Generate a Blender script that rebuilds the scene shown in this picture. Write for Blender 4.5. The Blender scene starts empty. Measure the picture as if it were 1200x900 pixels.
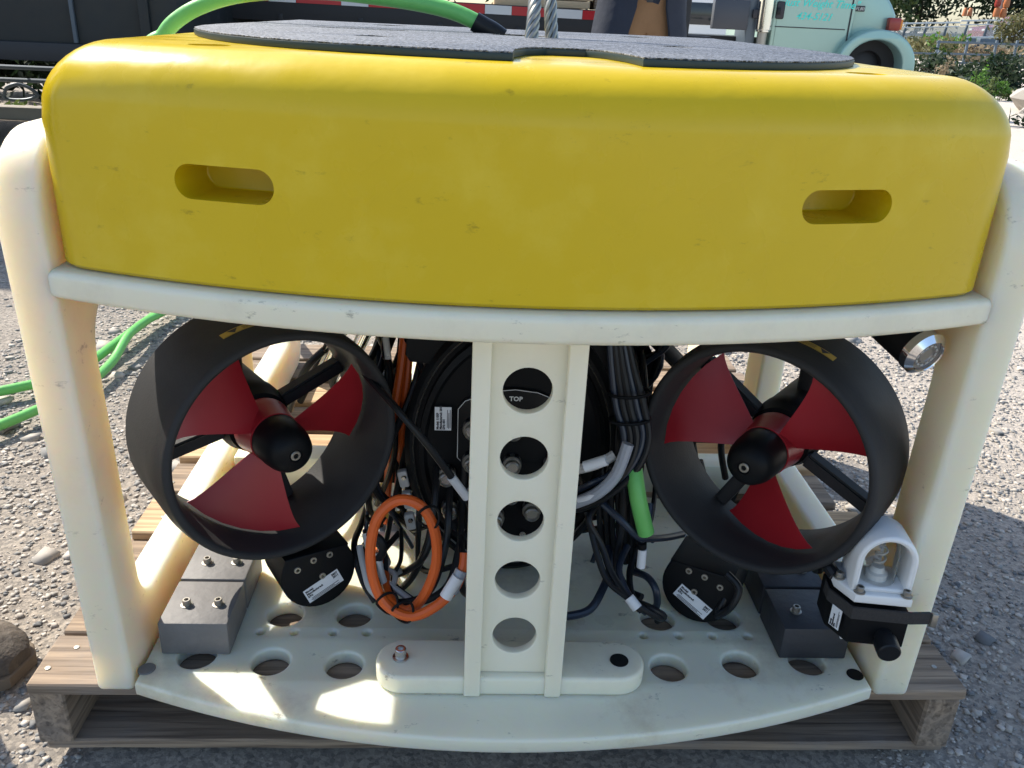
import bpy, bmesh, math, random
import numpy as np
from mathutils import Vector, Matrix, noise as mnoise

random.seed(7); RNG = np.random.default_rng(7)
rad = math.radians
SC = bpy.context.scene
COL = SC.collection

# ------------------------------------------------------------------ camera
F_PX, PITCH, YAW, ROLL = 1000.73, 0.4103, -0.0548, 0.0467      # focal in pixels of a 1200 wide frame
CAM = Vector((-0.0608, -0.8254, 0.8912))
_f = Vector((-math.sin(YAW) * math.cos(PITCH), math.cos(YAW) * math.cos(PITCH), -math.sin(PITCH)))
_r = Vector((math.cos(YAW), math.sin(YAW), 0)); _u = _r.cross(_f)
RT = math.cos(ROLL) * _r + math.sin(ROLL) * _u
UP = -math.sin(ROLL) * _r + math.cos(ROLL) * _u
cd = bpy.data.cameras.new('camera'); cam = bpy.data.objects.new('camera', cd); COL.objects.link(cam)
cd.sensor_width = 36; cd.lens = F_PX / 1200 * 36; cd.clip_start = 0.02; cd.clip_end = 2000
cam.matrix_world = Matrix(((RT.x, UP.x, -_f.x, CAM.x), (RT.y, UP.y, -_f.y, CAM.y), (RT.z, UP.z, -_f.z, CAM.z), (0, 0, 0, 1)))
SC.camera = cam

def P(u, v, y):
    """world point that stands at distance y and is measured at photo coordinates u, v"""
    d = _f + RT * ((u - 600) / F_PX) - UP * ((v - 450) / F_PX)
    return CAM + d * ((y - CAM.y) / d.y)

# ------------------------------------------------------------------ light
SUN_EL, SUN_AZ = rad(44), math.atan2(-0.78, 0.62)               # azimuth clockwise from +Y
SUN_DIR = Vector((math.sin(SUN_AZ) * math.cos(SUN_EL), math.cos(SUN_AZ) * math.cos(SUN_EL), math.sin(SUN_EL)))
w = bpy.data.worlds.new('World'); SC.world = w; w.use_nodes = True
nt = w.node_tree; bg = nt.nodes['Background']; bg.inputs['Strength'].default_value = 0.15
sky = nt.nodes.new('ShaderNodeTexSky'); sky.sky_type = 'NISHITA'; sky.sun_disc = False
sky.sun_elevation = SUN_EL; sky.sun_rotation = SUN_AZ % (2 * math.pi); sky.air_density = 1.0; sky.dust_density = 1.2
nt.links.new(sky.outputs[0], bg.inputs['Color'])
sl = bpy.data.lights.new('sun', 'SUN'); sl.energy = 4.6; sl.angle = rad(0.5); sl.color = (1.0, 0.93, 0.82)
so = bpy.data.objects.new('sun', sl); COL.objects.link(so)
so.rotation_euler = (-SUN_DIR).to_track_quat('-Z', 'Y').to_euler()
SC.view_settings.view_transform = 'Standard'; SC.view_settings.look = 'None'
SC.view_settings.exposure = 0.80; SC.view_settings.gamma = 1.0; SC.view_settings.use_curve_mapping = False

# ------------------------------------------------------------------ materials
MATS = {}
def mat(name, col, rough=0.5, metal=0.0, var=0.0, vscale=8.0, bump=0.0, bscale=60.0, coat=0.0, sss=0.0, sss_rad=None, sss_scale=0.05,
        dirt=None, dscale=5.0, damt=0.5, trans=0.0, emit=None, scuff=0.0, stretch=None, spec=None, ior=None, rvar=0.0):
    m = bpy.data.materials.new(name); m.use_nodes = True; n = m.node_tree.nodes; L = m.node_tree.links
    b = n['Principled BSDF']
    b.inputs['Base Color'].default_value = (*col, 1); b.inputs['Roughness'].default_value = rough
    b.inputs['Metallic'].default_value = metal
    if coat: b.inputs['Coat Weight'].default_value = coat; b.inputs['Coat Roughness'].default_value = 0.12
    if sss:
        b.inputs['Subsurface Weight'].default_value = sss; b.inputs['Subsurface Radius'].default_value = sss_rad or (1, .8, .5)
        b.inputs['Subsurface Scale'].default_value = sss_scale
    if trans: b.inputs['Transmission Weight'].default_value = trans
    if ior: b.inputs['IOR'].default_value = ior
    if spec is not None: b.inputs['Specular IOR Level'].default_value = spec
    if emit: b.inputs['Emission Color'].default_value = (*emit, 1); b.inputs['Emission Strength'].default_value = 1
    tc = n.new('ShaderNodeTexCoord'); vec = tc.outputs['Object']
    if stretch:
        mp = n.new('ShaderNodeMapping'); mp.inputs['Scale'].default_value = stretch; L.new(vec, mp.inputs[0]); vec = mp.outputs[0]
    cur = None
    if var:
        nz = n.new('ShaderNodeTexNoise'); nz.inputs['Scale'].default_value = vscale; nz.inputs['Detail'].default_value = 6
        nz.inputs['Roughness'].default_value = 0.65; L.new(vec, nz.inputs['Vector'])
        mx = n.new('ShaderNodeMix'); mx.data_type = 'RGBA'
        mx.inputs['A'].default_value = (*[c * (1 - var) for c in col], 1); mx.inputs['B'].default_value = (*[min(1, c * (1 + var)) for c in col], 1)
        L.new(nz.outputs['Fac'], mx.inputs['Factor']); cur = mx.outputs['Result']
    if dirt:
        nz = n.new('ShaderNodeTexNoise'); nz.inputs['Scale'].default_value = dscale; nz.inputs['Detail'].default_value = 8
        nz.inputs['Roughness'].default_value = 0.7; L.new(vec, nz.inputs['Vector'])
        rp = n.new('ShaderNodeValToRGB'); rp.color_ramp.elements[0].position = 0.52; rp.color_ramp.elements[1].position = 0.72
        rp.color_ramp.elements[1].color = (damt, damt, damt, 1); L.new(nz.outputs['Fac'], rp.inputs[0])
        mx = n.new('ShaderNodeMix'); mx.data_type = 'RGBA'; mx.inputs['A'].default_value = (*col, 1); mx.inputs['B'].default_value = (*dirt, 1)
        if cur: L.new(cur, mx.inputs['A'])
        L.new(rp.outputs[0], mx.inputs['Factor']); cur = mx.outputs['Result']
    if scuff:
        mps = n.new('ShaderNodeMapping'); mps.inputs['Scale'].default_value = (26, 40, 60); mps.inputs['Rotation'].default_value = (.3, .5, .4); L.new(tc.outputs['Object'], mps.inputs[0])
        nz = n.new('ShaderNodeTexNoise'); nz.inputs['Scale'].default_value = 1; nz.inputs['Detail'].default_value = 7; nz.inputs['Roughness'].default_value = .72; L.new(mps.outputs[0], nz.inputs['Vector'])
        rp = n.new('ShaderNodeValToRGB'); rp.color_ramp.elements[0].position = .625; rp.color_ramp.elements[1].position = .70
        rp.color_ramp.elements[1].color = (scuff, scuff, scuff, 1); L.new(nz.outputs['Fac'], rp.inputs[0])
        mx = n.new('ShaderNodeMix'); mx.data_type = 'RGBA'; mx.inputs['A'].default_value = (*col, 1); mx.inputs['B'].default_value = (*[c * .35 for c in col], 1)
        if cur: L.new(cur, mx.inputs['A'])
        L.new(rp.outputs[0], mx.inputs['Factor']); cur = mx.outputs['Result']
    if cur: L.new(cur, b.inputs['Base Color'])
    if rvar:
        nz = n.new('ShaderNodeTexNoise'); nz.inputs['Scale'].default_value = 14; nz.inputs['Detail'].default_value = 5; L.new(vec, nz.inputs['Vector'])
        mr = n.new('ShaderNodeMapRange'); mr.inputs['From Min'].default_value = .3; mr.inputs['From Max'].default_value = .7
        mr.inputs['To Min'].default_value = max(0, rough - rvar); mr.inputs['To Max'].default_value = min(1, rough + rvar)
        L.new(nz.outputs['Fac'], mr.inputs['Value']); L.new(mr.outputs[0], b.inputs['Roughness'])
    if bump:
        nz = n.new('ShaderNodeTexNoise'); nz.inputs['Scale'].default_value = bscale; nz.inputs['Detail'].default_value = 4
        L.new(vec, nz.inputs['Vector'])
        bp = n.new('ShaderNodeBump'); bp.inputs['Strength'].default_value = bump; bp.inputs['Distance'].default_value = 0.01
        L.new(nz.outputs['Fac'], bp.inputs['Height']); L.new(bp.outputs[0], b.inputs['Normal'])
    MATS[name] = m
    return m

mat('hdpe', scuff=0.6, col= (.79, .735, .58), rough=.42, sss=.9, sss_rad=(1.0, .65, .34), sss_scale=.085, var=.05, vscale=5, dirt=(.42, .36, .25), dscale=3.2, damt=.28, bump=.05, bscale=30, rvar=.1)
mat('hdpe_white', scuff=0.8, col= (.80, .765, .60), rough=.38, sss=.5, sss_rad=(1.0, .75, .45), sss_scale=.022, dirt=(.4, .36, .28), dscale=4, damt=.3, bump=.04, bscale=40, rvar=.1)
mat('hdpe_base', scuff=0.9, col= (.80, .755, .585), rough=.38, sss=.75, sss_rad=(1.0, .72, .40), sss_scale=.045, dirt=(.40, .33, .23), dscale=6, damt=.6, bump=.06, bscale=40, rvar=.12)
mat('guard_white', (.80, .80, .78), .4, sss=.3, sss_rad=(1, .9, .8), sss_scale=.01)
mat('hdpe_col', scuff=0.6, col= (.82, .78, .62), rough=.42, sss=.3, sss_rad=(1.0, .75, .45), sss_scale=.012, dirt=(.55, .46, .30), dscale=3.2, damt=.25, bump=.05, bscale=30, rvar=.1)
mat('yellow', scuff=0.5, col= (.60, .425, .005), rough=.30, spec=.28, var=.10, vscale=2.6, coat=.2, bump=.14, bscale=13, rvar=.12, dirt=(.80, .66, .10), dscale=9, damt=.25)
mat('duct', (.034, .034, .035),   .58, spec=.16, var=.15, vscale=12, bump=.05, bscale=300, rvar=.08, dirt=(.028, .027, .026), dscale=6, damt=.4)
mat('black', (.006, .0065, .0075), .5, spec=.15, var=.1, rvar=.08)
mat('black_gloss', (.006, .007, .008), .35, spec=.2)
mat('rubber', (.008, .009, .011), .42, spec=.3, rvar=.1)
mat('rubber_blue', (.016, .024, .042), .35)
mat('red_blade', (.33, .014, .022), .36, var=.12, vscale=10, rvar=.08)
mat('steel', (.62, .61, .58), .28, 1.0, rvar=.1)
mat('chrome', (.75, .75, .76), .12, 1.0)
mat('dull_steel', (.36, .34, .30), .45, .9, var=.2)
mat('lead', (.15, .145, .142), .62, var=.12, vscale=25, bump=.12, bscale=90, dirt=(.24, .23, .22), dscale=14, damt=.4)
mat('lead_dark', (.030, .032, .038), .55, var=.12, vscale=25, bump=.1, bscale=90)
mat('orange_cable', (.62, .10, .010), .45, var=.08)
mat('orange_hi', (.85, .10, .01), .5)
mat('green_hose', (.15, .50, .12), .42, var=.12, vscale=18, bump=.1, bscale=80)
mat('green_deep', (.06, .42, .20), .42, var=.15, vscale=18, bump=.1, bscale=80)
mat('label_white', (.72, .73, .74), .5)
mat('label_clear', (.34, .36, .40), .3)
mat('label_yellow', (.55, .36, .05), .5)
mat('grey_cable', (.48, .47, .45), .45)
mat('ink', (.03, .03, .035), .6)
mat('ink_white', (.65, .65, .62), .5)
mat('strap', (.028, .026, .026), .75, bump=.2, bscale=200)
mat('boot', (.075, .062, .05), .8, var=.35, vscale=26, bump=.7, bscale=45, dirt=(.2, .16, .12), dscale=15, damt=.6)
mat('boot_sole', (.15, .115, .08), .8, var=.2, vscale=20)
mat('trouser_brown', (.30, .17, .085), .9, var=.12, vscale=20, bump=.2, bscale=60)
mat('trouser_dark', (.035, .04, .055), .9, var=.15, vscale=20, bump=.2, bscale=60)
mat('jacket_dark', (.022, .028, .045), .85, var=.2, vscale=14, bump=.3, bscale=25)
mat('skin', (.52, .32, .22), .5, sss=.2)
mat('hair', (.05, .03, .02), .7)
mat('truck_paint', (.30, .47, .42), .3, .25, coat=.5)
mat('truck_grey', (.06, .066, .08), .45, .3)
mat('tyre', (.02, .02, .021), .8)
mat('glass_dark', (.02, .025, .03), .08)
mat('white_paint', (.75, .75, .73), .35, coat=.3)
mat('trailer_dark', (.016, .022, .025), .5, var=.3, vscale=1.5, rvar=.1)
mat('trailer_black', (.02, .021, .024), .6)
mat('tape_red', (.5, .012, .02), .35)
mat('tape_white', (.7, .7, .68), .35)
mat('lamp_red', (.3, .03, .02), .2)
mat('lamp_amber', (.7, .22, .02), .2)
mat('text_green', (.06, .75, .64), .4)
mat('blue_car', (.03, .12, .42), .25, coat=.5)
mat('maroon_car', (.24, .05, .05), .25, coat=.5)
mat('galvanised', (.52, .54, .54), .5, .4)
mat('rail_dark', (.10, .13, .16), .5, .3)
mat('cone_orange', (.50, .17, .06), .55)
mat('bark', (.10, .075, .05), .9, bump=.4, bscale=20)
mat('concrete', (.36, .335, .30), .9, var=.15, vscale=4, bump=.4, bscale=12)
mat('earth', (.075, .07, .04), .95, var=.4, vscale=1.2)
mat('asphalt', (.09, .09, .09), .9, var=.15)
mat('pine', (.62, .46, .28), .75, var=.2, vscale=6, stretch=(1, 8, 8), bump=.2, bscale=30)

def leaf_mat(name, c1, c2):
    m = bpy.data.materials.new(name); m.use_nodes = True; n = m.node_tree.nodes; L = m.node_tree.links; b = n['Principled BSDF']
    g = n.new('ShaderNodeNewGeometry'); rp = n.new('ShaderNodeValToRGB')
    rp.color_ramp.elements[0].color = (*c1, 1); rp.color_ramp.elements[1].color = (*c2, 1)
    L.new(g.outputs['Random Per Island'], rp.inputs[0]); L.new(rp.outputs[0], b.inputs['Base Color']); b.inputs['Roughness'].default_value = .6
    t = n.new('ShaderNodeBsdfTranslucent'); L.new(rp.outputs[0], t.inputs[0]); mx = n.new('ShaderNodeMixShader'); mx.inputs[0].default_value = .35
    L.new(b.outputs[0], mx.inputs[1]); L.new(t.outputs[0], mx.inputs[2]); L.new(mx.outputs[0], n['Material Output'].inputs[0]); MATS[name] = m
leaf_mat('leaf_dark', (.012, .028, .012), (.035, .062, .024))
leaf_mat('leaf_mid', (.06, .10, .025), (.16, .20, .06))
leaf_mat('leaf_olive', (.10, .11, .04), (.22, .20, .09))
leaf_mat('leaf_bright', (.07, .17, .02), (.14, .28, .05))
leaf_mat('leaf_dry', (.20, .15, .09), (.34, .27, .17))

def wood_mat(name, col, dark, grey=0.5):
    m = bpy.data.materials.new(name); m.use_nodes = True; n = m.node_tree.nodes; L = m.node_tree.links; b = n['Principled BSDF']
    tc = n.new('ShaderNodeTexCoord'); oi = n.new('ShaderNodeObjectInfo')
    ad = n.new('ShaderNodeVectorMath'); ad.operation = 'ADD'
    sc = n.new('ShaderNodeVectorMath'); sc.operation = 'SCALE'; sc.inputs[0].default_value = (7, 13, 5); L.new(oi.outputs['Random'], sc.inputs['Scale'])
    L.new(tc.outputs['Object'], ad.inputs[0]); L.new(sc.outputs[0], ad.inputs[1])
    mp = n.new('ShaderNodeMapping'); mp.inputs['Scale'].default_value = (2.6, 60, 60); L.new(ad.outputs[0], mp.inputs[0])
    nz = n.new('ShaderNodeTexNoise'); nz.inputs['Scale'].default_value = 1.6; nz.inputs['Detail'].default_value = 8; nz.inputs['Distortion'].default_value = .6
    L.new(mp.outputs[0], nz.inputs['Vector'])
    rp = n.new('ShaderNodeValToRGB'); rp.color_ramp.elements[0].position = .34; rp.color_ramp.elements[1].position = .66
    rp.color_ramp.elements[0].color = (*dark, 1); rp.color_ramp.elements[1].color = (*col, 1); L.new(nz.outputs['Fac'], rp.inputs[0])
    mp2 = n.new('ShaderNodeMapping'); mp2.inputs['Scale'].default_value = (5, 150, 150); L.new(ad.outputs[0], mp2.inputs[0])
    nc_ = n.new('ShaderNodeTexNoise'); nc_.inputs['Scale'].default_value = 1.0; nc_.inputs['Detail'].default_value = 5; nc_.inputs['Distortion'].default_value = .4; L.new(mp2.outputs[0], nc_.inputs['Vector'])
    rc_ = n.new('ShaderNodeValToRGB'); rc_.color_ramp.elements[0].position = .33; rc_.color_ramp.elements[0].color = (.28, .26, .25, 1); rc_.color_ramp.elements[1].position = .47; rc_.color_ramp.elements[1].color = (1, 1, 1, 1); L.new(nc_.outputs['Fac'], rc_.inputs[0])
    n2 = n.new('ShaderNodeTexNoise'); n2.inputs['Scale'].default_value = 7; n2.inputs['Detail'].default_value = 9; n2.inputs['Roughness'].default_value = .7; L.new(ad.outputs[0], n2.inputs['Vector'])
    r2 = n.new('ShaderNodeValToRGB'); r2.color_ramp.elements[0].position = .45; r2.color_ramp.elements[1].position = .7
    r2.color_ramp.elements[1].color = (grey, grey, grey, 1); L.new(n2.outputs['Fac'], r2.inputs[0])
    mx = n.new('ShaderNodeMix'); mx.data_type = 'RGBA'; L.new(r2.outputs[0], mx.inputs['Factor']); L.new(rp.outputs[0], mx.inputs['A'])
    mx.inputs['B'].default_value = (.24, .21, .185, 1)
    mk = n.new('ShaderNodeMix'); mk.data_type = 'RGBA'; mk.blend_type = 'MULTIPLY'; mk.inputs['Factor'].default_value = .6; L.new(mx.outputs['Result'], mk.inputs['A']); L.new(rc_.outputs[0], mk.inputs['B']); L.new(mk.outputs['Result'], b.inputs['Base Color']); b.inputs['Roughness'].default_value = .85
    bp = n.new('ShaderNodeBump'); bp.inputs['Strength'].default_value = .5; bp.inputs['Distance'].default_value = .003
    L.new(nz.outputs['Fac'], bp.inputs['Height']); L.new(bp.outputs[0], b.inputs['Normal']); MATS[name] = m
wood_mat('pallet_wood', (.37, .275, .19), (.16, .115, .08), .65)
mat('sling_steel', (.34, .33, .29), .38, .9, var=.25, vscale=60)
mat('mat_edge', (.012, .03, .034), .5)
mat('lens', (.30, .28, .26), .2, .3)
wood_mat('pallet_new', (.62, .44, .26), (.42, .27, .15), .15)

def mat_mat():
    m = bpy.data.materials.new('grit'); m.use_nodes = True; n = m.node_tree.nodes; L = m.node_tree.links; b = n['Principled BSDF']
    tc = n.new('ShaderNodeTexCoord'); v = n.new('ShaderNodeTexVoronoi'); v.inputs['Scale'].default_value = 420; L.new(tc.outputs['Object'], v.inputs['Vector'])
    rp = n.new('ShaderNodeValToRGB'); rp.color_ramp.elements[0].color = (.02, .024, .03, 1); rp.color_ramp.elements[1].color = (.30, .32, .36, 1)
    rp.color_ramp.elements[0].position = .25; rp.color_ramp.elements[1].position = .95
    L.new(v.outputs['Color'], rp.inputs[0]); L.new(rp.outputs[0], b.inputs['Base Color']); b.inputs['Roughness'].default_value = .6
    bp = n.new('ShaderNodeBump'); bp.inputs['Strength'].default_value = .8; bp.inputs['Distance'].default_value = .002
    L.new(v.outputs['Distance'], bp.inputs['Height']); L.new(bp.outputs[0], b.inputs['Normal']); MATS['grit'] = m
mat_mat()

def ground_mat():
    m = bpy.data.materials.new('gravel_ground'); m.use_nodes = True; n = m.node_tree.nodes; L = m.node_tree.links; b = n['Principled BSDF']
    tc = n.new('ShaderNodeTexCoord')
    n1 = n.new('ShaderNodeTexNoise'); n1.inputs['Scale'].default_value = 1.6; n1.inputs['Detail'].default_value = 7; L.new(tc.outputs['Object'], n1.inputs['Vector'])
    n2 = n.new('ShaderNodeTexNoise'); n2.inputs['Scale'].default_value = 75; n2.inputs['Detail'].default_value = 10; n2.inputs['Roughness'].default_value = .8
    L.new(tc.outputs['Object'], n2.inputs['Vector'])
    v = n.new('ShaderNodeTexVoronoi'); v.inputs['Scale'].default_value = 130; L.new(tc.outputs['Object'], v.inputs['Vector'])
    rp = n.new('ShaderNodeValToRGB'); e = rp.color_ramp.elements
    e[0].position = .3; e[0].color = (.36, .32, .275, 1); e[1].position = .7; e[1].color = (.52, .46, .39, 1); L.new(n1.outputs['Fac'], rp.inputs[0])
    r2 = n.new('ShaderNodeValToRGB'); r2.color_ramp.elements[0].position = .3; r2.color_ramp.elements[1].position = .72
    r2.color_ramp.elements[0].color = (.5, .5, .5, 1); r2.color_ramp.elements[1].color = (1.25, 1.25, 1.25, 1); L.new(n2.outputs['Fac'], r2.inputs[0])
    mx = n.new('ShaderNodeMix'); mx.data_type = 'RGBA'; mx.blend_type = 'MULTIPLY'; mx.inputs['Factor'].default_value = .75
    L.new(rp.outputs[0], mx.inputs['A']); L.new(r2.outputs[0], mx.inputs['B'])
    v2 = n.new('ShaderNodeTexVoronoi'); v2.inputs['Scale'].default_value = 170; v2.inputs['Randomness'].default_value = 1; L.new(tc.outputs['Object'], v2.inputs['Vector'])
    r3 = n.new('ShaderNodeValToRGB'); r3.color_ramp.elements[0].position = .1; r3.color_ramp.elements[0].color = (.45, .46, .48, 1); r3.color_ramp.elements[1].position = .8; r3.color_ramp.elements[1].color = (1.18, 1.15, 1.1, 1)
    sp_ = n.new('ShaderNodeSeparateColor'); L.new(v2.outputs['Color'], sp_.inputs[0]); L.new(sp_.outputs[0], r3.inputs[0])
    m3 = n.new('ShaderNodeMix'); m3.data_type = 'RGBA'; m3.blend_type = 'MULTIPLY'; m3.inputs['Factor'].default_value = .7
    L.new(mx.outputs['Result'], m3.inputs['A']); L.new(r3.outputs[0], m3.inputs['B'])
    sx_ = n.new('ShaderNodeSeparateXYZ'); L.new(tc.outputs['Object'], sx_.inputs[0])
    mr_ = n.new('ShaderNodeMapRange'); mr_.inputs['From Min'].default_value = .5; mr_.inputs['From Max'].default_value = 1.8; mr_.inputs['To Max'].default_value = .6; L.new(sx_.outputs[0], mr_.inputs['Value'])
    m4 = n.new('ShaderNodeMix'); m4.data_type = 'RGBA'; m4.blend_type = 'MIX'; L.new(mr_.outputs[0], m4.inputs['Factor']); L.new(m3.outputs['Result'], m4.inputs['A'])
    m5 = n.new('ShaderNodeMix'); m5.data_type = 'RGBA'; m5.blend_type = 'MULTIPLY'; m5.inputs['Factor'].default_value = .8; m5.inputs['A'].default_value = (.72, .65, .57, 1); L.new(r2.outputs[0], m5.inputs['B']); L.new(m5.outputs['Result'], m4.inputs['B'])
    L.new(m4.outputs['Result'], b.inputs['Base Color']); b.inputs['Roughness'].default_value = .95
    ma = n.new('ShaderNodeMath'); ma.operation = 'MULTIPLY_ADD'; ma.inputs[1].default_value = -.22; L.new(v.outputs['Distance'], ma.inputs[0]); L.new(n2.outputs['Fac'], ma.inputs[2])
    bp = n.new('ShaderNodeBump'); bp.inputs['Strength'].default_value = .8; bp.inputs['Distance'].default_value = .011
    L.new(ma.outputs[0], bp.inputs['Height']); L.new(bp.outputs[0], b.inputs['Normal']); MATS['gravel_ground'] = m
    m = bpy.data.materials.new('stones'); m.use_nodes = True; n = m.node_tree.nodes; L = m.node_tree.links; b = n['Principled BSDF']
    g = n.new('ShaderNodeNewGeometry'); rp = n.new('ShaderNodeValToRGB'); e = rp.color_ramp.elements
    e[0].color = (.12, .125, .13, 1); e[1].color = (.54, .49, .43, 1); k = e.new(.25); k.color = (.27, .26, .24, 1); k = e.new(.7); k.color = (.41, .37, .32, 1)
    L.new(g.outputs['Random Per Island'], rp.inputs[0]); L.new(rp.outputs[0], b.inputs['Base Color']); b.inputs['Roughness'].default_value = .9; MATS['stones'] = m
ground_mat()

# ------------------------------------------------------------------ helpers
def link(name, me, m=None, parent=None, mw=None, smooth=True):
    if isinstance(me, bmesh.types.BMesh):
        b = me; me = bpy.data.meshes.new(name); bmesh.ops.recalc_face_normals(b, faces=b.faces[:]); b.to_mesh(me); b.free()
    o = bpy.data.objects.new(name, me); COL.objects.link(o)
    if m and not me.materials: me.materials.append(MATS[m])
    if mw is not None: o.matrix_basis = mw
    if parent is not None:
        o.parent = parent
        if parent.get('_loc') is not None: o.matrix_parent_inverse = Matrix.Translation(-Vector(parent['_loc']))
    if smooth:
        me.polygons.foreach_set('use_smooth', [True] * len(me.polygons))
        sharp_by_angle(me, 35)
    return o

def sharp_by_angle(me, deg):
    try: me.set_sharp_from_angle(angle=rad(deg))
    except Exception: pass

def thing(name, label, cat, loc=(0, 0, 0), group=None):
    o = bpy.data.objects.new(name, None); COL.objects.link(o); o.location = loc; o['_loc'] = list(loc); o.empty_display_size = .1
    o['label'] = label; o['category'] = cat
    if group: o['group'] = group
    return o
def tag(o, label, cat, group=None):
    o['label'] = label; o['category'] = cat
    if group: o['group'] = group
    return o

def box(b, c, s, bev=0.0, rot=None, seg=2):
    """axis box centre c, full size s"""
    r = bmesh.ops.create_cube(b, size=1); vs = r['verts']
    M = Matrix.Translation(c) @ (rot.to_4x4() if rot else Matrix()) @ Matrix.Diagonal((*s, 1))
    bmesh.ops.transform(b, matrix=M, verts=vs)
    if bev:
        es = list({e for v in vs for e in v.link_edges}); bmesh.ops.bevel(b, geom=es, offset=bev, segments=seg, affect='EDGES', profile=.5)
def boxm(c, s, bev=0, rot=None, seg=2):
    b = bmesh.new(); box(b, c, s, bev, rot, seg); return b

def lathe(b, prof, seg=48, M=None, closed=False):
    """revolve (r, z) profile about local Z"""
    rings = []
    for r, z in prof:
        if r < 1e-6: rings.append([b.verts.new((0, 0, z))])
        else: rings.append([b.verts.new((r * math.cos(2 * math.pi * i / seg), r * math.sin(2 * math.pi * i / seg), z)) for i in range(seg)])
    n = len(rings)
    for k in range(n if closed else n - 1):
        A, B = rings[k], rings[(k + 1) % n]
        for i in range(seg):
            j = (i + 1) % seg
            if len(A) == 1 and len(B) == 1: continue
            if len(A) == 1: b.faces.new((A[0], B[i], B[j]))
            elif len(B) == 1: b.faces.new((A[i], A[j], B[0]))
            else: b.faces.new((A[i], A[j], B[j], B[i]))
    if M is not None: bmesh.ops.transform(b, matrix=M, verts=[v for r in rings for v in r])
    return b

def spline(pts, n=8):
    pts = [Vector(p) for p in pts]; out = []
    for i in range(len(pts) - 1):
        p0 = pts[max(i - 1, 0)]; p1 = pts[i]; p2 = pts[i + 1]; p3 = pts[min(i + 2, len(pts) - 1)]
        for k in range(n):
            t = k / n
            out.append(.5 * ((2 * p1) + (p2 - p0) * t + (2 * p0 - 5 * p1 + 4 * p2 - p3) * t * t + (3 * p1 - p0 - 3 * p2 + p3) * t ** 3))
    out.append(pts[-1]); return out

def sweep(b, pts, r, seg=10, cap=True):
    pts = [Vector(p) for p in pts]; n = len(pts); rr = r if hasattr(r, '__len__') else [r] * n
    rings = []; nrm = None
    for i in range(n):
        t = (pts[min(i + 1, n - 1)] - pts[max(i - 1, 0)]).normalized()
        if nrm is None: nrm = t.orthogonal().normalized()
        nrm = (nrm - t * nrm.dot(t)).normalized(); bi = t.cross(nrm)
        rings.append([b.verts.new(pts[i] + rr[i] * (math.cos(2 * math.pi * k / seg) * nrm + math.sin(2 * math.pi * k / seg) * bi)) for k in range(seg)])
    for A, B in zip(rings, rings[1:]):
        for k in range(seg): b.faces.new((A[k], A[(k + 1) % seg], B[(k + 1) % seg], B[k]))
    if cap: b.faces.new(rings[0][::-1]); b.faces.new(rings[-1])
    return b
def tube(name, pts, r, m, parent=None, seg=10, n=8):
    b = bmesh.new(); sweep(b, spline(pts, n) if n else pts, r, seg); return link(name, b, m, parent)

def align_z(p, d):
    """matrix at p with local Z along d"""
    return Matrix.Translation(p) @ Vector(d).to_track_quat('Z', 'Y').to_matrix().to_4x4()

def rrect(x0, x1, y0, y1, r, n=6):
    rs = r if hasattr(r, '__len__') else (r,) * 4                # corners: x0y0, x1y0, x1y1, x0y1
    out = []
    for (cx, cy, a0), q in zip(((x0, y0, 180), (x1, y0, 270), (x1, y1, 0), (x0, y1, 90)), rs):
        sx = 1 if cx == x0 else -1; sy = 1 if cy == y0 else -1
        if q <= 0: out.append((cx, cy)); continue
        for k in range(n + 1):
            a = rad(a0 + 90 * k / n); out.append((cx + sx * q + q * math.cos(a), cy + sy * q + q * math.sin(a)))
    return out
def circle(cx, cy, r, n=28): return [(cx + r * math.cos(2 * math.pi * k / n), cy + r * math.sin(2 * math.pi * k / n)) for k in range(n)]

def plate(outlines, thick, bev=0.003, res=3):
    """flat plate in local XY, z from -thick/2 to thick/2, outlines[0] outer and the rest holes, rounded edges"""
    cu = bpy.data.curves.new('plate', 'CURVE'); cu.dimensions = '2D'; cu.fill_mode = 'BOTH'
    for o in outlines:
        s = cu.splines.new('POLY'); s.points.add(len(o) - 1); s.use_cyclic_u = True
        for p, q in zip(s.points, o): p.co = (q[0], q[1], 0, 1)
    cu.extrude = thick / 2 - bev; cu.bevel_depth = bev; cu.bevel_resolution = res; cu.offset = -bev
    t = bpy.data.objects.new('plate', cu); COL.objects.link(t)
    dg = bpy.context.evaluated_depsgraph_get(); me = bpy.data.meshes.new_from_object(t.evaluated_get(dg))
    bpy.data.objects.remove(t); bpy.data.curves.remove(cu)
    b = bmesh.new(); b.from_mesh(me); bpy.data.meshes.remove(me); bmesh.ops.remove_doubles(b, verts=b.verts, dist=1e-5); return b
def xf(b, M): bmesh.ops.transform(b, matrix=M, verts=b.verts); return b

def text_mesh(s, size, M, shear=0.0, extrude=0.0003, align='CENTER', bold=0.0):
    cu = bpy.data.curves.new('txt', 'FONT'); cu.body = s; cu.size = size; cu.shear = shear; cu.extrude = extrude; cu.resolution_u = 2
    cu.align_x = align; cu.offset = bold
    t = bpy.data.objects.new('txt', cu); COL.objects.link(t)
    me = bpy.data.meshes.new_from_object(t.evaluated_get(bpy.context.evaluated_depsgraph_get()))
    bpy.data.objects.remove(t); bpy.data.curves.remove(cu); me.transform(M)
    b = bmesh.new(); b.from_mesh(me); bpy.data.meshes.remove(me); return b
def merge(b, b2):
    me = bpy.data.meshes.new('t'); b2.to_mesh(me); b2.free(); b.from_mesh(me); bpy.data.meshes.remove(me); return b

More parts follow.
